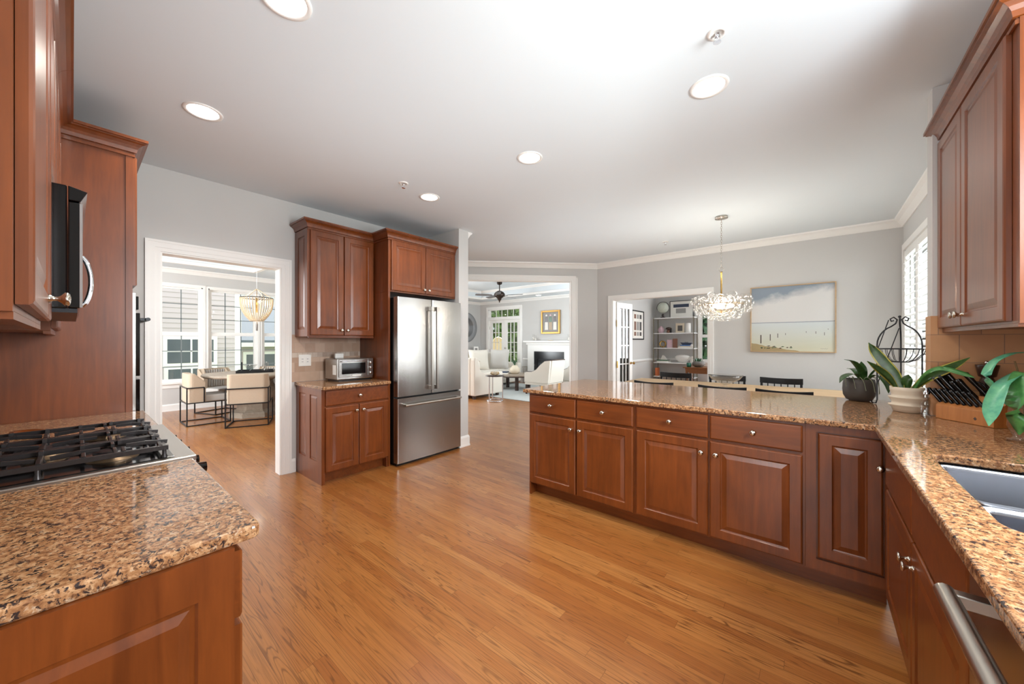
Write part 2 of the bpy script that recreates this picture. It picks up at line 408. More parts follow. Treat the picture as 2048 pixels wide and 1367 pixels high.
# ================================================================ THE SETTING
def wall_mb(axis, c0, c1, a0, a1, z0, z1, openings=()):
    m = MB(); ops = sorted(openings); cur = a0
    def bx(p, q, u, v):
        if q-p > 1e-4 and v-u > 1e-4:
            m.box(c0, c1, p, q, u, v) if axis == 'x' else m.box(p, q, c0, c1, u, v)
    for (b0, b1, w0, w1) in ops:
        bx(cur, b0, z0, z1); bx(b0, b1, z0, w0); bx(b0, b1, w1, z1); cur = b1
    bx(cur, a1, z0, z1); return m
CE = 2.743
m = MB().box(-9.62, .99, -3.1, 9.95, -.06, 0); struct('floor', m, 'oak_floor')
m = MB().prism([(-4.16, -3.1), (.99, -3.1), (.99, 6.19), (-3.08, 6.19), (-6.02, 3.25), (-4.16, 3.25)], CE, CE+.06); struct('ceiling', m, 'ceiling_paint')
struct('wall_left', wall_mb('x', -4.22, -4.10, -.5, 3.25, 0, CE, [(.457, 1.33, 0, 2.062)]), 'wall_paint')
struct('wall_range', wall_mb('y', -.50, -.38, -4.10, -.95, 0, CE), 'wall_paint')
struct('wall_passage', wall_mb('x', -1.07, -.95, -3.0, -.50, 0, CE), 'wall_paint')
struct('wall_rear', wall_mb('y', -3.1, -3.0, -1.07, .99, 0, CE, [(-.9, .5, .6, 2.3)]), 'wall_paint')
struct('wall_fridge_side', MB().box(-4.10, -3.43, 3.09, 3.25, 0, CE), 'wall_paint')
struct('wall_back', wall_mb('y', 6.13, 6.25, -3.06, .90, 0, CE, [(-2.768, -1.24, 0, 2.07)]), 'wall_paint')
struct('wall_right', wall_mb('x', .785, .90, 3.19, 6.13, 0, CE, [(4.05, 6.00, .50, 2.36)]), 'wall_paint')
struct('wall_sink', wall_mb('x', .87, .99, -3.1, 3.19, 0, CE, [(.78, 1.90, 1.12, 2.30)]), 'wall_paint')
struct('wall_window_stub', MB().box(.505, .87, 3.07, 3.19, 0, CE), 'wall_paint')
# angled wall (45 degrees) with the wide cased opening to the living room
def aw(s, t):   # s metres along the wall from the back-wall corner towards the hall, t metres behind its kitchen face
    return (-3.06-s*.70711-t*.70711, 6.13-s*.70711+t*.70711)
def apr(s0, s1, z0, z1, t0=0, t1=.12, m=None):
    return (m or MB()).prism([aw(s0, t0), aw(s1, t0), aw(s1, t1), aw(s0, t1)], z0, z1)
m = apr(0, .48, 0, 3.0); apr(.48, 3.0, 2.43, 3.0, m=m); apr(3.0, 4.07, 0, 3.0, m=m); struct('wall_angled', m, 'wall_paint')
struct('wall_hall', wall_mb('y', 3.13, 3.25, -9.5, -4.22, 0, 3.0), 'wall_paint')
# dining room on the left
struct('wall_dining_window', wall_mb('x', -9.62, -9.50, -2.0, 3.13, 0, 3.0, [(-.30, .62, .55, 2.41), (.75, 1.68, .55, 2.41), (1.765, 2.62, .55, 2.41), (2.70, 3.04, .55, 2.41)]), 'wall_paint')
struct('wall_dining_side', wall_mb('y', -2.12, -2.0, -9.62, -4.22, 0, 3.0, [(-8.0, -5.6, .6, 2.4)]), 'wall_paint')
struct('wall_dining_kitchen', wall_mb('x', -4.34, -4.22, -2.0, -.5, 0, 3.0), 'wall_paint')
def tray(nm, X0, X1, Y0, Y1, x0, x1, y0, y1, H):
    m = MB(); m.box(X0, x0, Y0, Y1, CE, H); m.box(x1, X1, Y0, Y1, CE, H); m.box(x0, x1, Y0, y0, CE, H); m.box(x0, x1, y1, Y1, CE, H); m.box(X0, X1, Y0, Y1, H, H+.05)
    struct('ceiling_'+nm, m, 'ceiling_paint')
tray('dining', -9.5, -4.34, -2.0, 3.13, -8.75, -5.1, -1.2, 2.35, 2.99)
m = MB().prism([(-9.33, 3.25), (-6.10, 3.25), (-3.34, 6.02), (-3.34, 9.45), (-9.33, 9.45)], 3.0, 3.05); struct('ceiling_living', m, 'ceiling_paint')
m = MB().prism([(-9.33, 3.25), (-8.5, 3.25), (-8.5, 8.65), (-3.34, 8.65), (-3.34, 9.45), (-9.33, 9.45)], CE, 3.0); struct('ceiling_living_soffit', m, 'ceiling_paint')
CR = [(0, -.09), (.012, -.09), (.018, -.078), (.030, -.062), (.050, -.036), (.070, -.022), (.080, -.016), (.084, 0), (0, 0)]
struct('trim_crown_kitchen', MB().sweep([(-3.44, 3.25), (-5.90, 3.25), (-3.06, 6.13), (.785, 6.13), (.785, 3.19)], CR, CE), 'trim_white')
LIP = [(-.06, -.015), (.012, -.015), (.018, 0), (.018, .04), (.0, .05), (0, 0), (-.06, 0)]
CR2 = [(0, -.07), (.010, -.07), (.030, -.04), (.055, -.015), (.06, 0), (0, 0)]
m = MB().sweep([(-4.34, 3.13), (-4.34, -2.0), (-9.5, -2.0), (-9.5, 3.13)], CR, CE)
struct('trim_crown_dining', m, 'trim_white')
m = MB().sweep([(-8.75, -1.2), (-8.75, 2.35), (-5.1, 2.35), (-5.1, -1.2)], LIP, CE)
m.sweep([(-8.75, -1.2), (-8.75, 2.35), (-5.1, 2.35)], [(a, b) for a, b in CR2], 2.99); struct('trim_tray_dining', m, 'trim_white')
m = MB().sweep([(-9.33, 3.25), (-9.33, 9.45), (-3.34, 9.45)], CR, CE); struct('trim_crown_living', m, 'trim_white')
m = MB().sweep([(-8.5, 3.25), (-8.5, 8.65), (-3.34, 8.65)], CR2, 3.0)
m.sweep([(-8.5, 3.25), (-8.5, 8.65), (-3.34, 8.65)], LIP, CE); struct('trim_tray_living', m, 'trim_white')
struct('wall_living_far', wall_mb('y', 9.45, 9.57, -9.33, -3.34, 0, 3.0, [(-8.93, -7.49, 0, 2.46)]), 'wall_paint')
struct('wall_living_side', wall_mb('x', -9.45, -9.33, 3.25, 9.57, 0, 3.0, [(4.2, 5.8, .6, 2.4)]), 'wall_paint')
struct('wall_office_living', wall_mb('x', -3.34, -3.22, 6.03, 9.92, 0, 3.0), 'wall_paint')
struct('wall_office_far', wall_mb('y', 9.8, 9.92, -3.22, .6, 0, CE, [(-2.19, -1.1, .85, 2.10)]), 'wall_paint')
struct('wall_office_side', wall_mb('x', .48, .6, 6.25, 9.8, 0, CE), 'wall_paint')
struct('ceiling_office', MB().box(-3.22, .6, 6.19, 9.92, CE, CE+.06), 'ceiling_paint')

# casings
def casing(nm, axis, c, sgn, a0, a1, z1, w=.09, th=.02, jamb=.12):
    m = MB()
    prof = [(0, .55), (.3, .75), (.75, 1.0), (1, .7)]
    def bx(p, q, u, v, t=1):
        lo, hi = sorted((c, c+sgn*th*t))
        m.box(lo, hi, p, q, u, v) if axis == 'x' else m.box(p, q, lo, hi, u, v)
    for k, t, f0, f1 in ((0, .6, 0, .35), (1, .85, .35, .8), (2, 1.1, .8, 1)):
        bx(a0-w*f1, a0-w*f0, 0, z1+w*f1, t); bx(a1+w*f0, a1+w*f1, 0, z1+w*f1, t); bx(a0-w*f0, a1+w*f0, z1+w*f0, z1+w*f1, t)
    lo, hi = sorted((c+sgn*.002, c-sgn*(jamb+.002)))
    for p, q, u, v in ((a0, a0+.012, 0, z1), (a1-.012, a1, 0, z1), (a0+.012, a1-.012, z1-.012, z1)):
        m.box(lo, hi, p, q, u, v) if axis == 'x' else m.box(p, q, lo, hi, u, v)
    return struct(nm, m, 'trim_white')
casing('door_1_casing', 'x', -4.10, 1, .457, 1.33, 2.062)
casing('door_2_casing', 'y', 6.13, -1, -2.768, -1.24, 2.07, .076)
m = MB()
for s0, s1, z0, z1, t in ((.40, .48, 0, 2.43, -.014), (3.0, 3.08, 0, 2.43, -.014), (.40, 3.08, 2.43, 2.505, -.014), (.375, .40, 0, 2.52, -.022), (3.08, 3.105, 0, 2.52, -.022), (.375, 3.105, 2.49, 2.52, -.022)):
    apr(s0, s1, z0, z1, t, 0.0, m=m)
apr(.48, .492, 0, 2.43, 0, .125, m=m); apr(2.988, 3.0, 0, 2.43, 0, .125, m=m); apr(.492, 2.988, 2.418, 2.43, 0, .125, m=m)
struct('door_3_casing', m, 'trim_white')
# baseboards
BP = [(0, 0), (.018, 0), (.018, .02), (.014, .022), (.014, .11), (.009, .125), (.004, .135), (0, .135)]
BB = lambda nm, path: struct('baseboard_'+nm, MB().sweep(path, BP, 0), 'trim_white')
BB('left', [(-4.10, 1.42), (-4.10, 1.46)]); BB('fridge_side', [(-3.43, 3.09), (-3.43, 3.25), (-4.1, 3.25)])
BB('angled', [aw(.374, 0), aw(0, 0)]); BB('back_west', [(-3.06, 6.13), (-2.846, 6.13)]); BB('back', [(-1.16, 6.13), (.785, 6.13), (.785, 3.65)])
BB('dining', [(-9.5, -2.0), (-9.5, 3.13)]); BB('hall', [(-9.5, 3.13), (-4.22, 3.13)]); BB('living', [(-9.33, 3.4), (-9.33, 9.45), (-9.04, 9.45)]); BB('office', [(-3.22, 6.3), (-3.22, 9.8), (.4, 9.8)])
struct('trim_chair_rail_office', MB().sweep([(-3.22, 6.26), (-3.22, 9.8), (-2.28, 9.8)], [(0, .85), (.02, .855), (.03, .87), (.03, .89), (.012, .91), (0, .915)], 0), 'trim_white')
struct('trim_chair_rail_living', MB().sweep([(-7.37, 9.45), (-7.16, 9.45)], [(0, .74), (.02, .745), (.03, .76), (.03, .78), (.012, .80), (0, .805)], 0), 'trim_white')

# windows -----------------------------------------------------------------
def window(n, axis, c, sgn, a0, a1, z0, z1, mid=None, cols=3, rows=(), cas=.08, sash=.045, mun=.014, depth=.10, mmat='window_muntin'):
    root = thing('window_%d' % n, None, None, (0, 0, 0)); root['kind'] = 'structure'
    fr, sa, mu, gl = MB(), MB(), MB(), MB()
    def bx(m, p, q, u, v, d0, d1):
        lo, hi = sorted((c-sgn*d0, c-sgn*d1))
        m.box(lo, hi, p, q, u, v) if axis == 'x' else m.box(p, q, lo, hi, u, v)
    for p, q, u, v in ((a0-cas, a0, z0-cas*.2, z1+cas), (a1, a1+cas, z0-cas*.2, z1+cas), (a0, a1, z1, z1+cas)): bx(fr, p, q, u, v, -.02, 0)
    bx(fr, a0-cas-.02, a1+cas+.02, z0-.035, z0, -.05, 0); bx(fr, a0-cas, a1+cas, z0-.11, z0-.035, -.016, 0)
    for p, q, u, v in ((a0, a0+.02, z0, z1), (a1-.02, a1, z0, z1), (a0, a1, z1-.02, z1), (a0, a1, z0, z0+.02)): bx(fr, p, q, u, v, 0, depth)
    b0, b1 = a0+.02, a1-.02
    spans = [(z0+.02, z1-.02)] if mid is None else [(z0+.02, mid), (mid, z1-.02)]
    for k, (u, v) in enumerate(spans):
        d0 = .035+.022*k
        for p, q, s, t in ((b0, b0+sash, u, v), (b1-sash, b1, u, v), (b0+sash, b1-sash, u, u+sash*.8), (b0+sash, b1-sash, v-sash*.8, v)): bx(sa, p, q, s, t, d0, d0+.03)
        bx(gl, b0+sash, b1-sash, u+sash*.8, v-sash*.8, d0+.012, d0+.016)
        for i in range(1, cols):
            x = b0+(b1-b0)*i/cols; bx(mu, x-mun/2, x+mun/2, u+sash*.8, v-sash*.8, d0+.004, d0+.024)
        for r in rows:
            if u+.06 < r < v-.06: bx(mu, b0+sash, b1-sash, r-mun/2, r+mun/2, d0+.004, d0+.024)
    part('window_frame', fr, 'trim_white', root); part('sash', sa, 'trim_white', root)
    if mu.v: part('muntin_grid', mu, mmat, root)
    part('pane', gl, 'pane_glass', root); return root
simple('window_muntin', rgb(120, 128, 130), .4)
R_ = (2.073, 1.78, 1.152, .838)
window(1, 'x', -9.5, 1, -.30, .62, .55, 2.41, 1.487, 3, R_, .06); window(2, 'x', -9.5, 1, .75, 1.68, .55, 2.41, 1.487, 3, R_, .05)
window(3, 'x', -9.5, 1, 1.765, 2.62, .55, 2.41, 1.487, 3, R_, .04); window(4, 'x', -9.5, 1, 2.70, 3.04, .55, 2.41, 1.487, 1, R_, .03)
window(5, 'y', 9.8, -1, -2.19, -1.1, .85, 2.10, 1.47, 1, (), .08)
window(6, 'x', .785, -1, 4.05, 6.00, .50, 2.36, None, 1, (), .07)
window(7, 'x', .87, -1, .78, 1.90, 1.12, 2.30, 1.71, 1, (), .06)
# plantation shutters hung in the breakfast window
sh = thing('plantation_shutter', 'white louvered plantation shutter in the tall window beside the seascape wall', 'shutter', (.785, 4.05, .50))
yy0 = .02
for k in range(3):
    y0 = yy0+k*.637; y1 = y0+.63; fr = MB(); lv = MB()
    for p, q, u, v in ((y0, y0+.048, .02, 1.84), (y1-.048, y1, .02, 1.84), (y0+.048, y1-.048, .02, .10), (y0+.048, y1-.048, 1.77, 1.84)): fr.box(-.012, .018, p, q, u, v)
    pf = part('shutter_frame', fr, 'trim_white', sh, .002)
    z = .15
    while z < 1.74:
        c_, s_ = math.cos(.75), math.sin(.75); ww = .036
        ring = [(ww*math.cos(t)*c_-.006*math.sin(t)*s_, ww*math.cos(t)*s_+.006*math.sin(t)*c_) for t in [2*PI*i/10 for i in range(10)]]
        lv.prism([(a-.001, z+b) for a, b in ring], y0+.052, y1-.052, 'y'); z += .0745
    part('louver', lv, 'louver', sh)
    part('tilt_rod', MB().box(-.052, -.044, (y0+y1)/2-.005, (y0+y1)/2+.005, .13, 1.74), 'trim_white', sh)
# living room french doors with transom
d = thing('door_4', None, None, (-8.21, 9.45, 0)); d['kind'] = 'structure'
fr = MB()
for p, q, u, v in ((-.81, -.72, 0, 2.55), (.72, .81, 0, 2.55), (-.72, .72, 2.46, 2.55)): fr.box(p, q, -.022, 0, u, v)
fr.box(-.72, .72, -.02, .10, 2.09, 2.19); fr.box(-.72, -.69, 0, .1, 0, 2.46); fr.box(.69, .72, 0, .1, 0, 2.46); fr.box(-.72, .72, 0, .1, 2.43, 2.46)
for i in range(1, 5): fr.box(-.65+i*.26-.008, -.65+i*.26+.008, .04, .06, 2.19, 2.44)
fr.box(-.69, -.65, .03, .07, 2.19, 2.44); fr.box(.65, .69, .03, .07, 2.19, 2.44)
part('door_frame', fr, 'trim_white', d); part('transom_pane', MB().box(-.65, .65, .048, .052, 2.19, 2.44), 'pane_glass', d)
def french(x0, x1, H, wst, cols, rows, zb, th=.04):
    m = MB(); g = MB().box(x0+wst, x1-wst, .018, .022, zb, H-.10)
    for p, q, u, v in ((x0, x0+wst, 0, H), (x1-wst, x1, 0, H), (x0+wst, x1-wst, 0, zb), (x0+wst, x1-wst, H-.10, H)): m.box(p, q, 0, th, u, v)
    for i in range(1, cols):
        x = x0+wst+(x1-x0-2*wst)*i/cols; m.box(x-.009, x+.009, .006, th-.006, zb, H-.10)
    for j in range(1, rows):
        z = zb+(H-.10-zb)*j/rows; m.box(x0+wst, x1-wst, .006, th-.006, z-.009, z+.009)
    return m, g
for sx in (-1, 1):
    m, g = french(0, .685, 2.08, .12, 3, 5, .30)
    lf = m.build('door_leaf', 'trim_white', d); lf.location = (-.688 if sx < 0 else .003, .03, .005); g.build('pane', 'pane_glass', lf)
for z in (.95, 1.12): part('door_handle' if z < 1 else 'deadbolt', MB().lathe([(.02, 0), (.02, .008), (.009, .012), (.009, .035), (.024, .042), (.02, .062), (.0, .066)], 10, (.06, .03, z), '-y'), 'nickel', d)
for x in (-.70, .70):
    for z in (.35, 1.02, 1.82): part('hinge', MB().box(x-.012, x+.012, .015, .035, z-.05, z+.05), 'nickel', d)
# office french door, folded open into the office against its west wall
d = thing('door_5', None, None, (-2.74, 6.26, 0), math.radians(82)); d['kind'] = 'structure'
m, g = french(0, .53, 2.04, .10, 3, 5, .24); lf = part('door_leaf', m, 'trim_white', d); g.build('pane', 'pane_glass', lf)
part('hinge', MB().box(-.012, .012, -.012, .004, 1.60, 1.72).box(-.012, .012, -.012, .004, .86, .98), 'brass', d)
part('door_handle', MB().lathe([(.025, 0), (.025, .008), (.01, .012), (.01, .045), (.026, .052), (.022, .075), (0, .08)], 12, (.475, 0, .93), '-y'), 'brass', d)
# backsplash tile
struct('wall_backsplash_left', MB().box(-4.10, -4.092, 1.40, 2.148, .917, 1.40), 'tile_left')
struct('trim_backsplash_band', MB().box(-4.093, -4.090, 1.40, 2.148, 1.165, 1.215), 'tile_mosaic')
struct('wall_backsplash_sink', MB().box(.862, .87, -.3, 3.062, .917, 1.12).box(.862, .87, 1.96, 3.062, 1.12, 1.40), 'tile_right')
struct('wall_backsplash_stub', MB().box(.497, .862, 3.062, 3.07, .917, 1.47).box(.497, .505, 3.07, 3.185, .917, 1.47), 'tile_stub')
# outside: lawn, neighbour's houses, hedge --------------------------------
m = MB().box(-60, -9.62, -30, 40, -.6, -.5).box(-30, 20, 14.2, 40, -.25, -.15).box(-5, 20, 9.93, 14.2, -.25, -.15).box(1, 30, -30, 8.83, -.6, -.5); tag(m.build('lawn', 'grass'), kind='structure')
nb = thing('neighbor_house', 'pale grey clapboard house close outside the dining room windows', 'house', (-14, 0, -.5))
m = MB().box(-6, 0, -9, 3.25, 0, 4.6)
for i in range(31): m.prism([(0, .05+i*.145), (.018, .05+i*.145), (.004, .19+i*.145), (0, .19+i*.145)], -9, 3.25, 'y')
part('siding_wall', m, 'siding', nb)
part('corner_board', MB().box(-.1, .03, 3.25, 3.42, 0, 4.6), 'trim_white', nb)
for (a, b, u, v) in ((1.70, 2.72, 1.22, 1.90), (1.72, 2.72, .10, 1.05)):
    f = part('window', MB().box(0, .045, a-.09, b+.09, u-.09, v+.09), 'trim_white', nb)
    part('pane', MB().box(.045, .05, a, b, u, v), 'window_dark', f)
    g = MB().box(.05, .06, (a+b)/2-.02, (a+b)/2+.02, u, v); g.box(.05, .06, a, b, (u+v)/2-.015, (u+v)/2+.015); part('muntin_grid', g, 'trim_white', f)
nb = thing('neighbor_garage', 'lower grey-roofed building behind the clapboard house', 'house', (-19, 4.2, -.5))
part('siding_wall', MB().box(-4, 0, 0, 9, 0, 1.75), 'siding', nb)
part('roof', MB().prism([(.35, 1.75), (.35, 1.9), (-2, 3.6), (-4.4, 1.9), (-4.4, 1.75)], -.4, 9.4, 'y'), 'roof_grey', nb)
part('fascia', MB().box(.3, .38, -.4, 9.4, 1.62, 1.80), 'trim_white', nb)
f = part('window', MB().box(0, .05, .5, 2.1, .35, 1.4), 'trim_white', nb); part('pane', MB().box(.05, .06, .62, 1.98, .47, 1.28), 'window_dark', f)
nb = thing('neighbor_upper_house', 'white gabled house behind the grey roof outside the dining room', 'house', (-27, 6.5, -.5))
part('siding_wall', MB().box(-5, 0, -1.5, 14, 0, 5.0), 'trim_white', nb); part('roof', MB().prism([(-2, 5.0), (14.5, 5.0), (6, 8.5)], -5, .4, 'x'), 'roof_grey', nb)
# hedges of leaves: trunk + foliage clumps
def hedge(name, label, x0, x1, y0, y1, z0, z1, n, mat, seed):
    random.seed(seed); r = thing(name, label, 'tree', ((x0+x1)/2, (y0+y1)/2, -.15)); m = MB(); cx, cyy = (x0+x1)/2, (y0+y1)/2
    for _ in range(n):
        p = Vector((random.uniform(x0, x1)-cx, random.uniform(y0, y1)-cyy, random.uniform(z0, z1)+.15)); a = Vector((random.gauss(0, 1), random.gauss(0, 1), random.gauss(0, 1))).normalized(); b = a.orthogonal().normalized(); s_ = random.uniform(.12, .24)
        m._add([tuple(p+a*s_), tuple(p+b*s_*.5), tuple(p-a*s_), tuple(p-b*s_*.5)], [(0, 1, 2, 3)])
    part('foliage', m, mat, r)
    t = MB()
    for k in range(3): x = (k-1)*(x1-x0)*.3; t.tube([(x, 0, 0), (x+.1, 0, z0+.6), (x+.2, .1, z1*.6)], [.09, .07, .03], 7)
    part('trunk', t, 'bark', r)
hedge('laurel_tree', 'bright green leafy tree beyond the left glass of the patio doors', -15.2, -11.5, 14.6, 16, -.1, 5, 3600, 'foliage', 3)
hedge('spruce_tree', 'dark green tree beyond the right glass of the patio doors', -11.2, -7.8, 14.6, 16, -.1, 5, 3600, 'foliage_dark', 4)
hedge('office_shrub', 'blue green shrub seen through the office window', -4.4, -.9, 12.4, 13.6, -.1, 4.2, 3000, 'foliage_dark', 5)
struct('patio_ground', MB().box(-15, -5, 9.58, 14.2, -.15, -.02), 'patio')
one('pool_cover', MB().box(-1.0, 1.0, -.5, .5, 0, .42), 'pool_blue', 'bright blue spa outside the right patio door', 'pool', (-9.55, 12.6, -.02), bevel=.04)
eg = thing('egg_chair', 'cream wicker egg chair on the patio outside the left door', 'chair', (-10.15, 11.3, -.02))
m = MB(); rings = []
for j in range(13):
    t = math.radians(-75+150*j/12); rings.append([(.42*math.cos(t)*math.cos(a)*1.0, .42*math.cos(t)*math.sin(a)*.8, .95+.62*math.sin(t)) for a in [math.radians(0+180*i/12) for i in range(13)]])
v = [p for r in rings for p in r]; m._add(v, [(j*13+i, j*13+i+1, (j+1)*13+i+1, (j+1)*13+i) for j in range(12) for i in range(12)], True)
sh_ = part('shell', m, 'wicker', eg); s_ = sh_.modifiers.new('s', 'SOLIDIFY'); s_.thickness = .03
part('cushion', MB().sphere((0, .08, .62), .3, sq=(1, .8, .4)), 'photo_grey', eg); part('base', MB().lathe([(.35, 0), (.35, .03), (.05, .06), (.05, .36)], 16), 'wicker', eg)
# ================================================================ KITCHEN CABINETS
def rotz(a, tx=0, ty=0, tz=0): return Matrix.Translation((tx, ty, tz)) @ Matrix.Rotation(a, 4, 'Z')
KNOB = [(.009, 0), (.009, .003), (.0055, .006), (.005, .014), (.009, .019), (.0155, .024), (.0165, .027), (.013, .031), (.006, .0325), (0, .0328)]
def knob(parent, x, z, yf=-.02, mat='nickel', sc_=1.0):
    return part('knob', MB().lathe([(r*sc_, h*sc_) for r, h in KNOB], 14, (x, yf, z), '-y'), mat, parent)
def fronts(root, items, yf=-.02):
    for it in items:
        k, x0, x1, z0, z1 = it[:5]; kn = it[5] if len(it) > 5 else None
        nm = {'door': 'door', 'drawer': 'drawer', 'fixed': 'front_panel'}[k]
        o = part(nm, MB().door(x0, x1, z0, z1, yf, .019, 'raised' if k == 'door' else 'slab'), 'cherry' if k == 'door' else 'cherry_h', root)
        if kn: knob(o, kn[0], kn[1], yf)
def endpanel(root, side, d, w, spans, z0, z1, name='end_panel', th=.012):
    m = MB()
    for a, b in spans:
        R = [(0, 0), (.004, -.007), (.012, -.008), (.030, -.002), (.031, -.002)]
        rings = [[(a+i, y, z0+i), (b-i, y, z0+i), (b-i, y, z1-i), (a+i, y, z1-i)] for i, y in R]
        m.ringfill(rings, False, True)
    f = MB(); xs = [0]+[q for s_ in spans for q in s_]+[d]
    zt, zb = PZ[1], PZ[0]
    for i in range(0, len(xs), 2): f.box(xs[i], xs[i+1], 0, th, zb, zt)
    for a, b in spans: f.box(a, b, 0, th, zb, z0); f.box(a, b, 0, th, z1, zt)
    mb = MB(); mb.v = f.v+m.v; mb.f = f.f+[tuple(i+len(f.v) for i in q) for q in m.f]; mb.sm = f.sm+m.sm
    for i, p in enumerate(mb.v):
        if i >= len(f.v): mb.v[i] = (p[0], -p[1], p[2])   # recess into the panel
    M_ = Matrix(((0, 1, 0, -th), (-1, 0, 0, d), (0, 0, 1, 0), (0, 0, 0, 1))) if side < 0 else Matrix(((0, -1, 0, w+th), (1, 0, 0, 0), (0, 0, 1, 0), (0, 0, 0, 1)))
    return part(name, mb.xform(M_), 'cherry', root)
PZ = [0, .885]
def base(name, label, loc, rz, w, d, items, floor_sides=(0, 0), toe=.10, group='cherry base cabinets', top=.885):
    r = thing(name, label, 'cabinet', loc, rz, group)
    m = MB().box(0, w, 0, d, toe, top)
    if top < .88: m.box(0, w, 0, .018, top, .885)
    if floor_sides[0]: m.box(0, .018, 0, d, 0, toe)
    if floor_sides[1]: m.box(w-.018, w, 0, d, 0, toe)
    part('carcass', m, 'cherry', r, .0015)
    part('toe_kick', MB().box(.018 if floor_sides[0] else 0, w-(.018 if floor_sides[1] else 0), .075, d, 0, toe), 'cherry_h', r)
    fronts(r, items); return r
CCP = [(0, -.004), (.010, -.004), (.010, .010), (.006, .012), (.006, .018), (.016, .020), (.018, .030), (.020, .040), (.028, .054), (.042, .066), (.054, .071), (.054, .077), (.062, .079), (.062, .094), (0, .094)]
def upper(name, label, loc, rz, w, d, z0, z1, items, crown=None, rail=True, group='cherry wall cabinets'):
    r = thing(name, label, 'cabinet', (loc[0], loc[1], z0), rz, group); H = z1-z0
    part('carcass', MB().box(0, w, 0, d, 0, H), 'cherry', r, .0015)
    fronts(r, [(k[0], k[1], k[2], k[3]-z0, k[4]-z0)+((((k[5][0], k[5][1]-z0)),) if len(k) > 5 else ()) for k in items])
    if rail: part('light_rail', MB().box(0, w, 0, .02, -.012, 0), 'cherry_h', r)
    if crown: part('crown_molding', MB().sweep(crown, CCP, H-.012), 'cherry_h', r)
    return r

# peninsula: two double units and the corner unit, fronts facing the camera's side of the kitchen
XL = -1.926; C = .4715; g = .003
def pen_unit(i, label):
    it = []
    for k in (0, 1):
        x0, x1 = k*C+(.012 if k == 0 else .006), (k+1)*C-(.006 if k == 0 else .012)
        it.append(('drawer', x0, x1, .722, .868, ((x0+x1)/2, .797)))
        it.append(('door', x0, x1, .112, .706, ((x1-.035) if k == 0 else x0+.035, .63)))
    return base('peninsula_cabinet', label, (XL+i*2*C, 2.56, 0), 0, 2*C, .61, it, (1, 0) if i == 0 else (0, 0))
pen_unit(0, 'cherry double-door base cabinet at the open left end of the granite peninsula')
pen_unit(1, 'cherry double-door base cabinet in the middle of the granite peninsula')
r = thing('corner_cabinet', 'narrow cherry corner cabinet with one inset door between peninsula and sink run', 'cabinet', (XL+4*C, 2.56, 0), 0, 'cherry base cabinets')
wc = .28-(XL+4*C)
m = MB(); 
for b in ((0, .045, 0, .02, .10, .885), (.305, wc, 0, .02, .10, .885), (.045, .305, 0, .02, .845, .885), (.045, .305, 0, .02, .10, .158), (0, wc, .02, .61, .10, .885)): m.box(*b)
part('carcass', m, 'cherry', r); part('toe_kick', MB().box(0, wc, .075, .61, 0, .10), 'cherry_h', r)
dd = part('door', MB().door(.052, .300, .168, .836, -.004, .019), 'cherry', r); knob(dd, .288, .70, -.004)
# sink run
base('sink_cabinet', 'cherry sink base cabinet with two doors under the undermount sink', (.28, 2.50, 0), -PI/2, 1.24, .55,
     [('fixed', .012, .612, .642, .868), ('fixed', .620, 1.228, .642, .868), ('door', .012, .612, .112, .622, (.580, .545)), ('door', .620, 1.228, .112, .622, (.652, .545))], top=.64)
dw = thing('dishwasher', 'stainless steel dishwasher with a long bar handle beside the sink cabinet', 'dishwasher', (.28, 1.255, 0), -PI/2)
part('body', MB().box(.005, .600, .0, .55, .10, .880), 'black_metal', dw); part('door_front', MB().box(.008, .597, -.022, 0, .115, .872), 'stainless', dw, .004)
h = MB().tube([(.165, -.085, .838), (.56, -.085, .838)], .0155, 14); part('handle', h, 'satin_steel', dw)
for x in (.17, .53): part('handle_bracket', MB().box(x, x+.025, -.082, -.02, .826, .850), 'satin_steel', dw, .002)
base('end_base_cabinet', 'cherry base cabinet past the dishwasher at the near end of the sink run', (.28, .65, 0), -PI/2, 1.2, .55, [('door', .012, .59, .112, .868), ('door', .60, 1.188, .112, .868)])
# left wall: small base cabinet and uppers, fridge surround
PZ[:] = [0, .885]
r = base('small_base_cabinet', 'small cherry base cabinet under the toaster oven, beside the fridge', (-3.50, 1.479, 0), PI/2, .668, .595,
     [('drawer', .018, .664, .728, .868, (.34, .80)), ('door', .018, .338, .112, .712, (.305, .655)), ('door', .344, .664, .112, .712, (.377, .655))], (1, 1))
endpanel(r, -1, .595, .668, [(.075, .235), (.335, .50)], .20, .82)
PZ[:] = [0, 1.055]
r = upper('upper_cabinet', 'tall two-door cherry wall cabinet above the toaster oven', (-3.79, 1.467), PI/2, .680, .305, 1.38, 2.435,
      [('door', .012, .340, 1.392, 2.423, (.312, 1.445)), ('door', .346, .674, 1.392, 2.423, (.374, 1.445))], [(0, .305), (0, 0), (.680, 0)])
endpanel(r, -1, .305, .680, [(.07, .24)], .07, .99)
PZ[:] = [0, 2.435]
r = upper('fridge_cabinet', 'shallow two-door cherry cabinet over the stainless fridge', (-3.50, 2.151), PI/2, .936, .595, 1.865, 2.435,
      [('door', .030, .474, 1.880, 2.423, (.445, 1.925)), ('door', .480, .924, 1.880, 2.423, (.509, 1.925))], [(0, .595), (0, 0), (.936, 0)], False)
one('fridge_side_panel', MB().box(-4.095, -3.50, 2.151, 2.173, 0, 1.864), 'cherry', 'tall flat cherry side panel between the toaster oven counter and the refrigerator', 'side panel', (0, 0, 0))
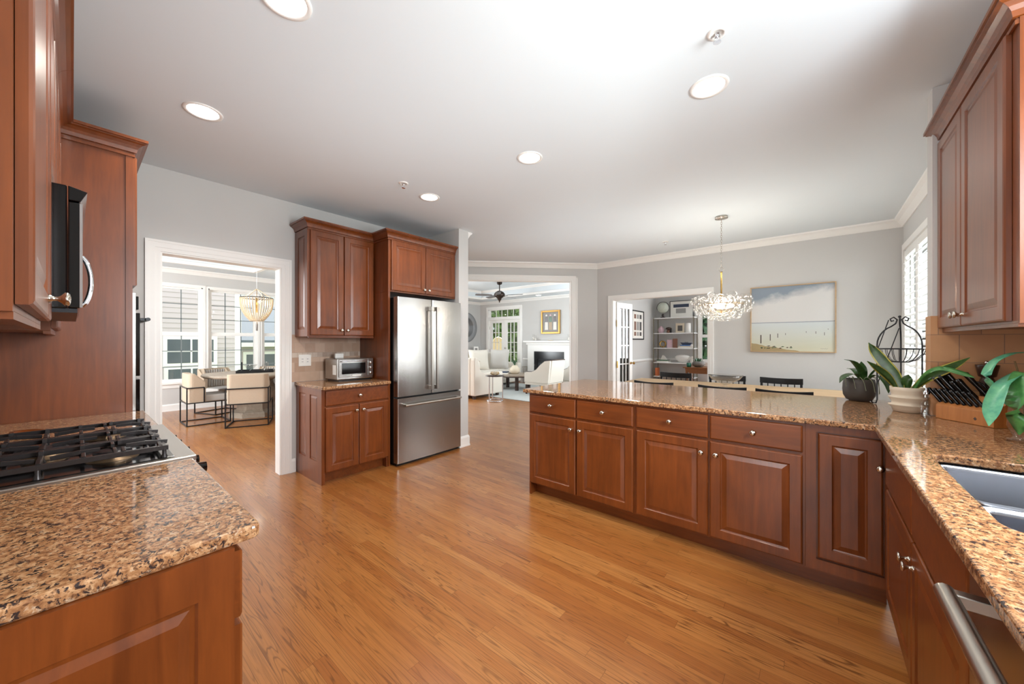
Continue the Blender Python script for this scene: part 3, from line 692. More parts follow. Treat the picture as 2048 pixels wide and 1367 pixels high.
# range wall uppers (fronts face +Y); seen edge-on at the far left of the picture
UY = -.058
UC = lambda name, label, x, w_, z0, items, cr: upper(name, label, (x, UY), PI, w_, .32, z0, 2.435, items, cr)
PZ[:] = [0, 1.063]
r = UC('upper_cabinet', 'cherry wall cabinet nearest the camera above the granite counter, one brassy knob', -.95, .545, 1.372, [('door', .006, .540, 1.384, 2.423)], [(0, .32), (0, 0), (.545, 0)])
dr = [k for k in kids(r) if k.name.startswith('door')][0]; knob(dr, .500, 1.432-1.372, -.02, 'nickel', 1.1)
endpanel(r, -1, .32, .545, [(.07, .25)], .07, .99)
UC('upper_cabinet', 'narrow cherry wall cabinet between the nearest wall cabinet and the microwave', -1.497, .205, 1.372, [('door', .004, .20, 1.384, 2.423)], [(0, 0), (.205, 0)])
UC('over_microwave_cabinet', 'cherry cabinet above the black microwave', -1.704, .764, 1.84, [('door', .004, .378, 1.85, 2.423), ('door', .384, .76, 1.85, 2.423)], [(0, 0), (.764, 0)])
UC('upper_cabinet', 'cherry wall cabinet between the microwave and the tall oven cabinet', -2.470, .64, 1.372, [('door', .004, .315, 1.384, 2.423), ('door', .322, .63, 1.384, 2.423)], [(0, 0), (.64, 0)])
# tall oven cabinet
r = thing('oven_cabinet', 'tall cherry oven cabinet with crown molding at the end of the range wall', 'cabinet', (-3.112, .228, 0), PI)
part('carcass', MB().box(.003, .76, 0, .60, .0, 2.435), 'cherry', r, .002); part('side_stile', MB().box(-.004, 0, .0, .028, .0, 2.435), 'cherry', r)
fronts(r, [('door', .008, .377, 1.66, 2.423), ('door', .383, .752, 1.66, 2.423), ('drawer', .008, .752, .12, .60)])
part('crown_molding', MB().sweep([(0, .60), (0, 0), (.76, 0)], CCP, 2.423), 'cherry_h', r)
ov = thing('built_in_oven', 'black built-in double wall oven in the tall cherry cabinet, seen edge-on', 'oven', (-3.112, .228, 0), PI)
part('frame', MB().box(.02, .74, -.016, 0, .66, 1.62), 'stainless', ov, .002)
part('oven_door', MB().box(.03, .73, -.034, -.016, .68, 1.10).box(.03, .73, -.034, -.016, 1.12, 1.50), 'black_gloss', ov, .003)
part('control_panel', MB().box(.03, .73, -.028, -.016, 1.52, 1.60), 'black_gloss', ov, .003)
hb = MB()
for z in (1.465,): hb.tube([(.06, -.072, z), (.70, -.072, z)], .011, 10); hb.box(.08, .10, -.075, -.04, z-.008, z+.008); hb.box(.66, .68, -.075, -.04, z-.008, z+.008)
part('handle', hb, 'black_metal', ov)
# near left base cabinet below the granite, with raised end panel
PZ[:] = [0, .885]
r = base('range_base_cabinet', 'cherry base cabinet with raised end panel on the granite corner nearest the camera', (-.968, .222, 0), PI, .735, .59, [('drawer', .006, .73, .722, .868, (.36, .797)), ('door', .006, .365, .112, .706, (.33, .63)), ('door', .371, .73, .112, .706, (.41, .63))], (1, 0))
endpanel(r, -1, .59, .735, [(.075, .53)], .13, .80)
base('far_range_cabinet', 'cherry base cabinet between the range and the tall oven cabinet', (-2.472, .222, 0), PI, .630, .59, [('drawer', .006, .63, .722, .868), ('door', .006, .63, .112, .706)])
# right wall cabinet by the window
PZ[:] = [0, 1.05]
r = upper('upper_cabinet', 'two-door cherry wall cabinet on the window side above the knife block', (.54, 3.06), -PI/2, .975, .325, 1.39, 2.435,
      [('door', .004, .422, 1.400, 2.423, (.392, 1.452)), ('door', .428, .925, 1.400, 2.423, (.460, 1.452))], [(0, .03), (0, 0), (.975, 0), (.975, .325)])
endpanel(r, 1, .325, .975, [(.07, .26)], .07, .98)

# ---------------------------------------------------------------- granite
def rr(x0, x1, y0, y1, r, n=6):
    P = []
    for cx, cy_, a0 in ((x1-r, y1-r, 0), (x0+r, y1-r, 90), (x0+r, y0+r, 180), (x1-r, y0+r, 270)):
        for i in range(n+1): a = math.radians(a0+90*i/n); P.append((cx+r*math.cos(a), cy_+r*math.sin(a)))
    return P
hole = rr(.325, .755, 1.30, 2.03, .055)[::-1]   # clockwise
hole2 = hole[-1:]+hole[:-1]
outer = [(-1.97, 2.52), (.225, 2.52), (.225, -.6), (.861, -.6), (.861, 3.061), (.496, 3.061), (.496, 3.19), (.784, 3.19), (.784, 3.64), (-1.97, 3.64)]
def slab_with_hole(outer, hole, z0, z1):
    bm = bmesh.new(); loops = []
    for L in (outer, hole):
        vs = [bm.verts.new((x, y, z1)) for x, y in L]; loops.append([bm.edges.new((vs[i], vs[(i+1) % len(vs)])) for i in range(len(vs))])
    bmesh.ops.triangle_fill(bm, use_beauty=True, use_dissolve=True, edges=loops[0]+loops[1])
    top = list(bm.faces); ret = bmesh.ops.extrude_face_region(bm, geom=top)
    vs = [e for e in ret['geom'] if isinstance(e, bmesh.types.BMVert)]; bmesh.ops.translate(bm, verts=vs, vec=(0, 0, z0-z1))
    bmesh.ops.recalc_face_normals(bm, faces=bm.faces); me = bpy.data.meshes.new('slab'); bm.to_mesh(me); bm.free(); return me
me = slab_with_hole(outer, hole, .885, .915); me.materials.append(MATS['granite'])
ct = bpy.data.objects.new('granite_countertop', me); COL.objects.link(ct)
b = ct.modifiers.new('b', 'BEVEL'); b.width = .006; b.segments = 3; b.limit_method = 'ANGLE'; b.angle_limit = .6
tag(ct, 'long L-shaped granite countertop over the peninsula and the sink run', 'countertop', 'granite countertops')
one('granite_countertop', MB().prism([(-1.700, -.379), (-.975, -.379), (-.965, -.369), (-.965, .262), (-.977, .274), (-1.700, .274)], .885, .915), 'granite', 'granite countertop in the near left corner, this side of the gas range', 'countertop', (0, 0, 0), group='granite countertops', bevel=.006)
one('granite_countertop', MB().box(-3.105, -2.472, -.379, .274, .885, .915), 'granite', 'granite countertop strip between the gas range and the tall oven cabinet', 'countertop', (0, 0, 0), group='granite countertops', bevel=.004)
one('granite_countertop', MB().box(-4.091, -3.44, 1.45, 2.148, .885, .915), 'granite', 'small granite countertop under the toaster oven', 'countertop', (0, 0, 0), group='granite countertops', bevel=.005)
# sink
sk = thing('kitchen_sink', 'double-bowl stainless undermount sink in the granite counter', 'sink', (.54, 1.665, .884))
def bowl(y0, y1, dep, nm):
    R = [(0, -.001, .055), (.004, -.02, .055), (.006, -dep+.03, .05), (.02, -dep+.006, .04), (.05, -dep, .02)]
    rings = [[(x-.54, y-1.665, z) for x, y in rr(.318+i, .762-i, y0+i, y1-i, max(r_, .012))] for i, z, r_ in R]
    m = MB(); m.ringfill(rings, False, True, True); o = part(nm, m, 'sink_steel', sk); s_ = o.modifiers.new('s', 'SOLIDIFY'); s_.thickness = .002
    part('drain', MB().lathe([(.045, 0), (.04, .003), (.012, .002), (0, .004)], 16, (.0, (y0+y1)/2-1.665, -dep)), 'chrome', sk)
bowl(1.61, 2.04, .20, 'large_bowl'); bowl(1.29, 1.575, .17, 'small_bowl')
part('bowl_divider', MB().box(-.215, .215, 1.576-1.665, 1.609-1.665, -.07, -.050), 'sink_steel', sk, .008)
fc = thing('faucet', 'chrome gooseneck faucet behind the sink', 'faucet', (.80, 1.62, .916))
part('spout', MB().tube([(0, 0, .0), (0, 0, .22)]+[(-.09+.09*math.cos(a), 0, .22+.09*math.sin(a)) for a in [PI*i/8 for i in range(9)]]+[(-.18, 0, .17)], .012, 10), 'chrome', fc)
part('base', MB().lathe([(.028, 0), (.026, .03), (.016, .05), (0, .05)], 16), 'chrome', fc); part('lever', MB().tube([(0, -.02, .06), (0, -.07, .09)], .006, 8), 'chrome', fc)
# ---------------------------------------------------------------- range
rg = thing('gas_range', 'stainless gas range with black iron grates between the granite counters', 'range', (-1.704, .25, 0), PI)
part('body', MB().box(.004, .760, .0, .625, .05, .905), 'stainless', rg, .002)
part('cooktop', MB().box(.0, .764, -.035, .628, .905, .922), 'satin_steel', rg, .003)
part('burner_well', MB().box(.03, .734, .02, .60, .9222, .9245), 'black_gloss', rg, .001)
part('control_panel', MB().prism([(-.045, .80), (0, .80), (0, .903), (-.035, .903)], .004, .760, 'x'), 'stainless', rg, .003)
part('oven_door', MB().box(.008, .756, -.03, 0, .22, .785), 'stainless', rg, .004); part('oven_window', MB().box(.12, .64, -.033, -.03, .36, .62), 'black_gloss', rg)
part('drawer', MB().box(.008, .756, -.025, 0, .06, .205), 'stainless', rg, .004)
hb = MB().tube([(.05, -.075, .735), (.714, -.075, .735)], .012, 12).box(.06, .08, -.075, -.03, .727, .743).box(.684, .704, -.075, -.03, .727, .743); part('oven_handle', hb, 'satin_steel', rg)
for x in (.07, .20, .382, .56, .69): part('control_knob', MB().lathe([(.026, 0), (.026, .008), (.020, .012), (.018, .036), (0, .037)], 18, (x, -.038, .855), '-y'), 'black_gloss', rg)
for (x, y, R) in ((.17, .16, .048), (.17, .46, .040), (.382, .31, .055), (.594, .16, .045), (.594, .46, .036)):
    bu = part('burner', MB().lathe([(R+.018, .9245), (R+.014, .930), (R, .932), (R, .940), (R*.96, .943)], 24, (x, y, 0)), 'burner_bronze', rg)
    m = MB().lathe([(R*.97, .943), (R*.97, .949), (R*.8, .953), (0, .953)], 24, (x, y, 0)); m.build('burner_cap', 'black_iron', bu)
def grate(x0, x1):
    m = MB(); y0, y1 = .035, .595; z0, z1 = .9245, .966; t = .011
    zt = .958
    for x in (x0+.008, x1-.008): m.bar((x, y0, zt), (x, y1, zt), t, .016)
    for y in (y0+.006, y1-.006, (y0+y1)/2): m.bar((x0+.008, y, zt-.004), (x1-.008, y, zt-.004), t, .012)
    xc = (x0+x1)/2
    for yb in (.16, .46) if x1-x0 > .2 else (.16, .46):
        for dx, dy in ((1, 0), (-1, 0), (0, 1), (0, -1)):
            ex = xc+dx*(x1-x0)/2*.95; ey = yb+dy*.135
            m.bar((xc+dx*.03, yb+dy*.03, .964), (xc+dx*.075, yb+dy*.075, .964), .009, .012) ; m.bar((xc+dx*.075, yb+dy*.075, .964), (ex, ey, .957), .009, .014)
    for y in [y0+.02+i*.0865 for i in range(7)]:
        for s_, x in ((1, x0+.008), (-1, x1-.008)):
            m.bar((x, y, .962), (x+s_*.045, y, .966), .010, .014)
    for x in (x0+.008, x1-.008):
        for y in (y0+.01, (y0+y1)/2, y1-.01): m.lathe([(.010, z0), (.006, z0+.012), (.006, zt)], 8, (x, y, 0))
    return m
for a, b_ in ((.035, .262), (.268, .496), (.502, .729)): part('grate', grate(a, b_), 'steel_grate', rg, .0015)
# microwave
mw = thing('microwave', 'black over-the-range microwave with an arched steel handle, seen edge-on', 'microwave', (-1.706, -.01, 1.425), PI)
part('body', MB().box(0, .758, .0, .365, 0, .365), 'black_gloss', mw, .003); part('door', MB().box(0, .56, -.026, -.002, .002, .318), 'black_gloss', mw, .003)
part('control_panel', MB().box(.563, .758, -.026, -.002, .002, .318), 'black_gloss', mw, .003)
part('vent_grille', MB().prism([(-.026, .322), (-.002, .322), (-.002, .365), (-.040, .355)], 0, .758, 'x'), 'black_gloss', mw, .002)
part('door_trim', MB().box(-.001, .004, -.030, -.024, .004, .316), 'chrome', mw)
P_ = [(.05, -.028-.020*math.sin(PI*i/12)**.6, .010+.155*i/12) for i in range(13)]; part('handle', MB().tube(P_, .0065, 10), 'chrome', mw)
part('underside', MB().box(.01, .748, -.02, .35, -.012, 0), 'black_iron', mw)
# fridge
fg = thing('refrigerator', 'stainless french-door refrigerator with a bottom freezer drawer', 'refrigerator', (-3.46, 2.185, 0), PI/2)
part('body', MB().box(.005, .902, 0, .62, .03, 1.80), 'black_metal', fg, .003)
def curved(x0, x1, z0, z1, t=.075, bulge=.006):
    n = 10; rings = []; P = [(x0, 0), (x0, -t+.012), (x0+.003, -t+.004), (x0+.012, -t)]+[(x0+.012+(x1-x0-.024)*i/n, -t-bulge*math.sin(PI*i/n)) for i in range(1, n)]+[(x1-.012, -t), (x1-.003, -t+.004), (x1, -t+.012), (x1, 0)]
    m = MB(); m.ringfill([[(x, y, z0) for x, y in P], [(x, y, z1) for x, y in P]], True, True, False); return m
o1 = part('left_door', curved(.005, .450, .742, 1.806), 'stainless', fg, .003); o2 = part('right_door', curved(.456, .902, .742, 1.806), 'stainless', fg, .003); o3 = part('freezer_drawer', curved(.005, .902, .035, .722), 'stainless', fg, .003)
def vh(x, sx): 
    m = MB().box(x-.013, x+.013, -.142, -.118, .80, 1.715); m.box(x-.016, x+.016, -.145, -.078, .79, .835); m.box(x-.016, x+.016, -.145, -.078, 1.68, 1.725); return m
for o, x in ((o1, .418), (o2, .488)): m = vh(x, 1).build('handle', 'satin_steel', o, .003)
m = MB().tube([(.06, -.135, .652), (.85, -.135, .652)], .012, 12).box(.06, .085, -.14, -.078, .64, .664).box(.825, .85, -.14, -.078, .64, .664); m.build('handle', 'satin_steel', o3, .002)
part('base_grille', MB().box(.02, .89, -.03, .3, .0, .03), 'black_metal', fg)
# toaster oven
to = thing('toaster_oven', 'brushed steel countertop toaster oven on the small granite counter', 'toaster oven', (-3.765, 1.735, .915), PI/2+.03)
part('body', MB().box(0, .40, 0, .27, .015, .235), 'stainless', to, .010); part('door', MB().box(.012, .325, -.014, 0, .045, .225), 'stainless', to, .003)
part('window', MB().box(.040, .300, -.017, -.014, .075, .190), 'black_gloss', to, .004)
part('handle', MB().tube([(.03, -.035, .208), (.30, -.035, .208)], .006, 8).box(.035, .045, -.035, -.012, .203, .213).box(.285, .295, -.035, -.012, .203, .213), 'chrome', to)
part('control_panel', MB().box(.332, .393, -.010, 0, .045, .228), 'stainless', to, .002)
for z in (.075, .130, .185): part('dial', MB().lathe([(.017, 0), (.015, .014), (0, .014)], 14, (.363, -.010, z), '-y'), 'chrome', to)
part('foot', MB().box(.02, .38, .02, .25, 0, .015), 'black_metal', to); part('nameplate', MB().box(.15, .25, -.0155, -.014, .050, .064), 'white_ceramic', to)
part('sticker', MB().box(-.001, 0, .03, .10, .07, .17), 'paper', to)
# switch plate
sp_ = thing('switch_plate', 'white double switch and outlet plate on the tiles left of the toaster oven', 'switch plate', (-4.092, 1.548, 1.135), PI/2)
part('plate', MB().box(-.06, .06, -.006, 0, -.06, .06), 'white_plastic', sp_, .002)
for x in (-.025, .025):
    part('outlet' if x < 0 else 'switch', MB().box(x-.016, x+.016, -.008, -.006, -.034, .034), 'white_ceramic', sp_, .001)
    part('slot', MB().box(x-.006, x-.003, -.0088, -.008, .008, .018).box(x+.003, x+.006, -.0088, -.008, .008, .018).box(x-.006, x-.003, -.0088, -.008, -.02, -.01).box(x+.003, x+.006, -.0088, -.008, -.02, -.01), 'photo_dark', sp_)
one('small_box', MB().box(0, .09, -.015, .015, 0, .05), 'white_ceramic', 'small white box lying on top of the toaster oven', 'box', (-3.97, 1.80, 1.151), PI/2, bevel=.004)
one('spoon_rest', MB().lathe([(0, 0), (.06, .0), (.075, .012), (.078, .016), (.070, .014), (.055, .006), (0, .005)], 24, squash=.6), 'cherry', 'dark reddish wooden spoon rest on the granite behind the range grates', 'spoon rest', (-2.66, -.125, .9153), .3)
# recessed ceiling lights and sprinklers
for i, (x, y) in enumerate(CANS):
    if i == 0:
        c0 = thing('recessed_light', '', 'ceiling light', (x, y, CE), 0, 'recessed kitchen ceiling lights')
        part('trim_ring', MB().lathe([(.076, -.001), (.080, -.005), (.096, -.006), (.098, 0)], 40), 'trim_white', c0)
        part('diffuser', MB().lathe([(.077, -.001), (.076, -.003), (0, -.003)], 32), 'lamp_white', c0); o = c0
    else: o = dup(c0, (x, y, CE))
    o['label'] = ['round recessed light at the very top edge of the ceiling above the near counter', 'round recessed light nearest the tall oven cabinet', 'large round recessed light above the corner of sink run and peninsula', 'round recessed light in the middle of the ceiling above the open floor', 'round recessed light nearest the refrigerator'][i]
    light('SPOT', 'can_lamp', (x, y, CE-.02), (0, 0, 0), 26, .07, color=(1, .93, .84), spread=math.radians(150))
SPL = [(-.346, 1.891, 'white fire sprinkler head beside the large recessed light above the sink corner'), (-2.828, 1.890, 'white fire sprinkler head beside the light nearest the refrigerator'), (-1.627, 5.359, 'white fire sprinkler head over the dining table, left of the bubble chandelier')]
for i, (x, y, lb) in enumerate(SPL):
    if i == 0:
        s0 = thing('fire_sprinkler', lb, 'sprinkler', (x, y, CE), 0, 'ceiling fire sprinklers')
        part('escutcheon', MB().lathe([(.042, 0), (.040, -.006), (.028, -.009), (.025, -.004), (.0, -.002)], 24), 'trim_white', s0)
        part('head', MB().lathe([(.010, -.003), (.009, -.02), (.006, -.024)], 12).box(-.012, -.009, -.002, .002, -.042, -.018).box(.009, .012, -.002, .002, -.042, -.018).lathe([(.016, -.044), (.017, -.042), (.004, -.041)], 16), 'chrome', s0)
    else: dup(s0, (x, y, CE), 0, lb)
# ================================================================ ON THE COUNTERS
LUP = [(0, 0, 1)]
def Lv(pts, ws, o):   # leaf from absolute points made relative to its plant
    m = MB(); m.leaf([tuple(Vector(p)-Vector(o)) for p in pts], ws, up=LUP[0]); return m
def smooth(pts, n=4):  # catmull-rom
    P = [Vector(p) for p in pts]; P = [2*P[0]-P[1]]+P+[2*P[-1]-P[-2]]; out = []
    for i in range(1, len(P)-2):
        for k in range(n):
            t = k/n; a, b, c, d_ = P[i-1], P[i], P[i+1], P[i+2]
            out.append(.5*((2*b)+(c-a)*t+(2*a-5*b+4*c-d_)*t*t+(3*b-a-3*c+d_)*t**3))
    out.append(P[-2]); return [tuple(p) for p in out]
def wprof(n, w_, tip=.06, base=.35, pk=.5):
    return [w_*max(tip, (base+(1-base)*math.sin(PI/2*min(1, t/pk))) if t < pk else math.cos(PI/2*((t-pk)/(1-pk))**1.4)) for t in [i/(n-1) for i in range(n)]]
def addleaf(root, pts, w_, mat, edge=None, pk=.5, name='leaf'):
    P = smooth(pts); o = root.location
    if edge:
        e = part(name, Lv(P, [x*1.0 for x in wprof(len(P), w_, pk=pk)], o), edge, root)
        P2 = [(p[0], p[1]-.0022, p[2]+.0015) for p in P]; q = Lv(P2, [x*.76 for x in wprof(len(P), w_, pk=pk)], o).build('leaf_center', mat, e)
        return e
    return part(name, Lv(P, wprof(len(P), w_, pk=pk), o), mat, root)
sp = thing('snake_plant', 'yellow-edged snake plant in a ribbed cream pot on the peninsula end', 'potted plant', (.418, 3.135, .9155))
prof = [(.048, 0), (.060, .002)]
R0 = [(.066, .024), (.080, .040), (.081, .042), (.067, .046), (.066, .062), (.081, .084), (.082, .087), (.068, .091), (.067, .104), (.074, .124), (.074, .146), (.069, .146), (.066, .130), (0, .128)]
part('pot', MB().lathe([(0, 0)]+prof+R0, 40), 'cream_ceramic', sp); part('soil', MB().lathe([(.064, .133), (0, .137)], 20), 'soil', sp)
LUP[0] = (-.25, -1, .25)
for pts, w_, ed in (([(.397, 3.13, 1.05), (.368, 3.14, 1.126), (.323, 3.15, 1.199), (.28, 3.16, 1.274), (.257, 3.17, 1.32)], .060, 1), ([(.373, 3.1, 1.05), (.33, 3.08, 1.122), (.286, 3.06, 1.169), (.24, 3.04, 1.21)], .040, 1),
                    ([(.436, 3.12, 1.05), (.489, 3.03, 1.136), (.55, 2.97, 1.189), (.609, 2.93, 1.245)], .050, 1)):
    addleaf(sp, pts, w_, 'leaf_dark', 'leaf_edge', .4)
addleaf(sp, [(.418, 3.13, 1.05), (.414, 3.125, 1.09), (.42, 3.12, 1.135)], .048, 'leaf_dark', None, .6)
addleaf(sp, [(.443, 3.1, 1.06), (.469, 3.02, 1.146), (.514, 2.96, 1.185), (.575, 2.92, 1.167), (.619, 2.9, 1.145)], .022, 'leaf_mid', None, .7)
LUP[0] = (0, 0, 1)
op = thing('orchid_plant', 'dark leafy orchid without flowers in a round charcoal pot by the dining table', 'potted plant', (.237, 3.515, .9155))
part('pot', MB().lathe([(0, 0), (.050, 0), (.068, .008), (.084, .040), (.088, .08), (.086, .120), (.080, .152), (.075, .152), (.078, .13), (0, .128)], 40), 'dark_pot', op)
part('potting_bark', MB().lathe([(.076, .136), (.04, .145), (0, .147)], 20), 'bark', op)
for pts, w_ in (([(.25, 3.52, 1.04), (.248, 3.5, 1.111), (.205, 3.45, 1.182), (.155, 3.42, 1.205)], .052), ([(.25, 3.5, 1.05), (.214, 3.47, 1.10), (.16, 3.42, 1.085), (.131, 3.4, 1.042)], .056), ([(.262, 3.52, 1.04), (.253, 3.51, 1.111), (.247, 3.50, 1.19)], .055),
                ([(.268, 3.5, 1.04), (.31, 3.48, 1.12), (.36, 3.46, 1.19)], .05), ([(.27, 3.50, 1.05), (.32, 3.46, 1.10), (.36, 3.42, 1.05), (.37, 3.41, .99)], .055), ([(.25, 3.54, 1.05), (.22, 3.60, 1.12), (.18, 3.66, 1.13)], .05)):
    addleaf(op, pts, w_, 'leaf_dark', None, .55)
for k in range(6):
    a = -2.6+k*.5; m = MB().tube(smooth([(.04*math.cos(a), .04*math.sin(a), .145), (.075*math.cos(a), .075*math.sin(a), .170), (.098*math.cos(a+.2), .098*math.sin(a+.2), .14), (.104*math.cos(a+.3), .104*math.sin(a+.3), .10-.01*k)]), .002, 6); part('aerial_root', m, 'root', op)
# birdcage stand
bc = thing('wire_stand', 'black wire birdcage-shaped plant stand with a basket tier by the shuttered window', 'plant stand', (.425, 3.45, .9155))
fr = [(.115*math.cos(a), .115*math.sin(a)) for a in (math.radians(200), math.radians(320), math.radians(80))]
for x, y in fr:
    ux, uy = x/.115, y/.115
    pts = [(ux*.145, uy*.145, .02), (ux*.14, uy*.14, .006), (ux*.122, uy*.122, .004), (x, y, .03), (x, y, .2), (x, y, .39)]+[(ux*.115*math.cos(t), uy*.115*math.cos(t), .39+.13*math.sin(t)) for t in [PI/2*i/8 for i in range(1, 7)]]+[(ux*.02, uy*.02, .53), (ux*.012, uy*.012, .555), (ux*.03, uy*.03, .572), (ux*.048, uy*.048, .560), (ux*.042, uy*.042, .545), (ux*.030, uy*.030, .55)]
    part('leg', MB().tube(pts, .0042, 8), 'black_iron', bc)
def basket(z, nm):
    b = part(nm, MB().torus((0, 0, z), .115, .0038, 36, 6).torus((0, 0, z-.085), .045, .003, 24, 6), 'black_iron', bc)
    m = MB()
    for k in range(22):
        a = 2*PI*k/22; m.tube([(.115*math.cos(a), .115*math.sin(a), z), (.106*math.cos(a), .106*math.sin(a), z-.035), (.078*math.cos(a), .078*math.sin(a), z-.070), (.045*math.cos(a), .045*math.sin(a), z-.085)], .0018, 5)
    m.build('basket_wires', 'black_iron', b)
basket(.365, 'upper_basket')
part('finial', MB().sphere((0, 0, .575), .008), 'black_iron', bc)
part('hanging_bar', MB().tube([(-.12, -.02, .30), (-.05, .0, .555)], .003, 6).tube([(-.10, .0, .14), (.0, .02, .50)], .003, 6), 'black_iron', bc)
# knife block
U = Vector((.617, -.787, 0)); N = Vector((.787, .617, 0)); A0 = Vector((.503, 2.985, .9155))
kb = thing('knife_block', 'wide maple knife block in the corner under the window-side wall cabinet', 'knife block', tuple(A0))
def kp(a, b, z): return tuple(U*a+N*b+Vector((0, 0, z)))
prf = [(0, 0), (0, .072), (.035, .105), (.05, .105), (.075, .135), (.095, .135), (.10, .12), (.10, 0)]
m = MB(); m.ringfill([[kp(0, b, z) for b, z in prf], [kp(.243, b, z) for b, z in prf]], True, True); part('block', m, 'maple_block', kb, .003)
part('emblem', MB().ringfill([[kp(.165, -.0005, .030), kp(.172, -.0005, .038), kp(.179, -.0005, .030), kp(.172, -.0005, .022)], [kp(.165, -.0015, .030), kp(.172, -.0015, .038), kp(.179, -.0015, .030), kp(.172, -.0015, .022)]], True, True), 'dark_wood', kb)
random.seed(11); kn = 0
K0 = None
spots = [(.010+i*.0265, .016, .088, .085) for i in range(8)]+[(.02, .062, .12, .12), (.055, .064, .12, .13), (.088, .064, .12, .10), (.125, .064, .12, .115), (.150, .088, .135, .14), (.062, .090, .135, .135), (.030, .088, .135, .13), (.225, .088, .135, .12)]
for i, (a, b, z, L_) in enumerate(spots):
    base_ = Vector(kp(a, b, z)); dirv = (-U*.42-N*.34+Vector((0, 0, .84))).normalized()
    k = thing('kitchen_knife', 'black-handled knife in the front row of the maple knife block' if i < 8 else 'black-handled knife in the raised back rows of the maple knife block', 'knife', tuple(A0+base_), 0, 'knives in the block, front row' if i < 8 else 'knives in the block, back rows')
    w1 = .0085 if i < 8 else .0115
    pts = [tuple(dirv*t) for t in (0, .01, L_*.45, L_*.8, L_*.95, L_)]
    part('handle', MB().tube(pts, [w1*.8, w1, w1*.85, w1, w1*1.1, w1*.5], 8), 'black_gloss', k)
    part('rivet', MB().sphere(tuple(dirv*L_*.93-U*w1*1.02), .002), 'chrome', k)
sc_ = thing('kitchen_scissors', 'black-handled scissors with round loops standing in the knife block', 'scissors', tuple(A0+Vector(kp(.178, .088, .136))))
d1 = (-U*.30-N*.34+Vector((0, 0, .84))).normalized()
for s_ in (-1, 1):
    c_ = d1*.055+U*.022*s_; part('loop', MB().tube([tuple(c_+d1*.026*math.cos(t)+U*.017*math.sin(t)) for t in [2*PI*i/14 for i in range(14)]], .0042, 6, True), 'black_gloss', sc_)
part('shank', MB().tube([(0, 0, -.01), tuple(d1*.03)], .006, 8), 'black_gloss', sc_)
pm = thing('pepper_mill', 'dark wooden pepper mill with a steel knob behind the knife block', 'pepper mill', (.685, 3.02, .9155))
part('body', MB().lathe([(0, 0), (.028, 0), (.030, .02), (.022, .05), (.020, .10), (.027, .16), (.030, .20), (.022, .22), (.020, .225)], 20), 'dark_wood', pm)
part('head', MB().lathe([(.020, .226), (.030, .232), (.040, .285), (.040, .292), (0, .294)], 24), 'dark_wood', pm); part('knob', MB().sphere((0, 0, .303), .010), 'chrome', pm)
jar = thing('glass_cruet', 'small clear glass cruet between the ribbed pot and the knife block', 'cruet', (.470, 2.99, .9155))
part('body', MB().lathe([(0, 0), (.024, 0), (.026, .01), (.024, .075), (.012, .095), (.012, .12), (.016, .125)], 20), 'bubble_glass', jar); part('cap', MB().lathe([(.013, .124), (.014, .14), (.006, .146), (.009, .155), (0, .160)], 16), 'chrome', jar)
gp = thing('vase_plant', 'long drooping green leaves in a glass vase at the right edge of the counter', 'potted plant', (.668, 2.50, .9155))
part('vase', MB().lathe([(0, 0), (.048, 0), (.052, .008), (.038, .014), (.034, .02), (.05, .06), (.046, .14), (.050, .16)], 24), 'bubble_glass', gp)
for pts, w_, mt in (([(.668, 2.52, 1.05), (.62, 2.50, 1.06), (.583, 2.48, 1.122), (.556, 2.46, 1.174), (.576, 2.48, 1.231), (.613, 2.5, 1.263), (.667, 2.52, 1.28), (.75, 2.5, 1.26)], .034, 'leaf_teal'), ([(.668, 2.5, 1.12), (.658, 2.48, 1.198), (.599, 2.44, 1.158), (.576, 2.42, 1.11), (.558, 2.40, 1.05), (.544, 2.38, .985)], .058, 'leaf_teal'),
                    ([(.668, 2.5, 1.10), (.655, 2.45, 1.20), (.632, 2.42, 1.13), (.622, 2.415, 1.04), (.628, 2.42, .955)], .085, 'leaf_mid'), ([(.668, 2.5, 1.05), (.72, 2.45, 1.2), (.78, 2.4, 1.22)], .05, 'leaf_mid')):
    addleaf(gp, pts, w_, mt, None, .68)
part('stem', MB().tube([(0, 0, .02), (-.005, 0, .15), (-.01, 0, .28)], .005, 8).tube([(-.005, 0, .2), (-.03, .0, .33)], .003, 6), 'bark', gp)

# ================================================================ CHANDELIERS
ch = thing('bubble_chandelier', 'clear glass bubble chandelier hanging over the dining table', 'chandelier', (-.817, 4.70, 1.70))
part('canopy', MB().lathe([(0, CE-1.70), (.065, CE-1.70), (.065, CE-1.722), (.02, CE-1.728), (0, CE-1.728)], 28), 'nickel', ch)
chain = MB(); z = .47; k = 0
while z < CE-1.735:
    pl = 'x' if k % 2 else 'y'; L_ = [(0.008*math.cos(t), .016*math.sin(t)) for t in [2*PI*i/10 for i in range(10)]]
    chain.tube([((a, 0, z+b) if pl == 'y' else (0, a, z+b)) for a, b in L_], .0017, 5, True); z += .025; k += 1
part('chain', chain, 'nickel', ch); part('ring', MB().torus((0, 0, .445), .024, .003, 20, 6, 'y'), 'nickel', ch)
part('stem', MB().lathe([(.013, .14), (.016, .15), (.009, .17), (.009, .41), (.012, .42), (0, .424)], 14), 'brass', ch)
part('frame', MB().torus((0, 0, .05), .22, .004, 32, 6).torus((0, 0, -.02), .14, .004, 32, 6).tube([(-.22, 0, .05), (.22, 0, .05)], .004, 6).tube([(0, -.22, .05), (0, .22, .05)], .004, 6).tube([(0, 0, .15), (0, 0, -.06)], .008, 8), 'brass', ch)
part('bulb', MB().sphere((0, 0, .03), .032), 'bulb_warm', ch)
for a in (0, 2.1, 4.2): part('bulb', MB().sphere((.10*math.cos(a), .10*math.sin(a), .03), .022), 'bulb_warm', ch)
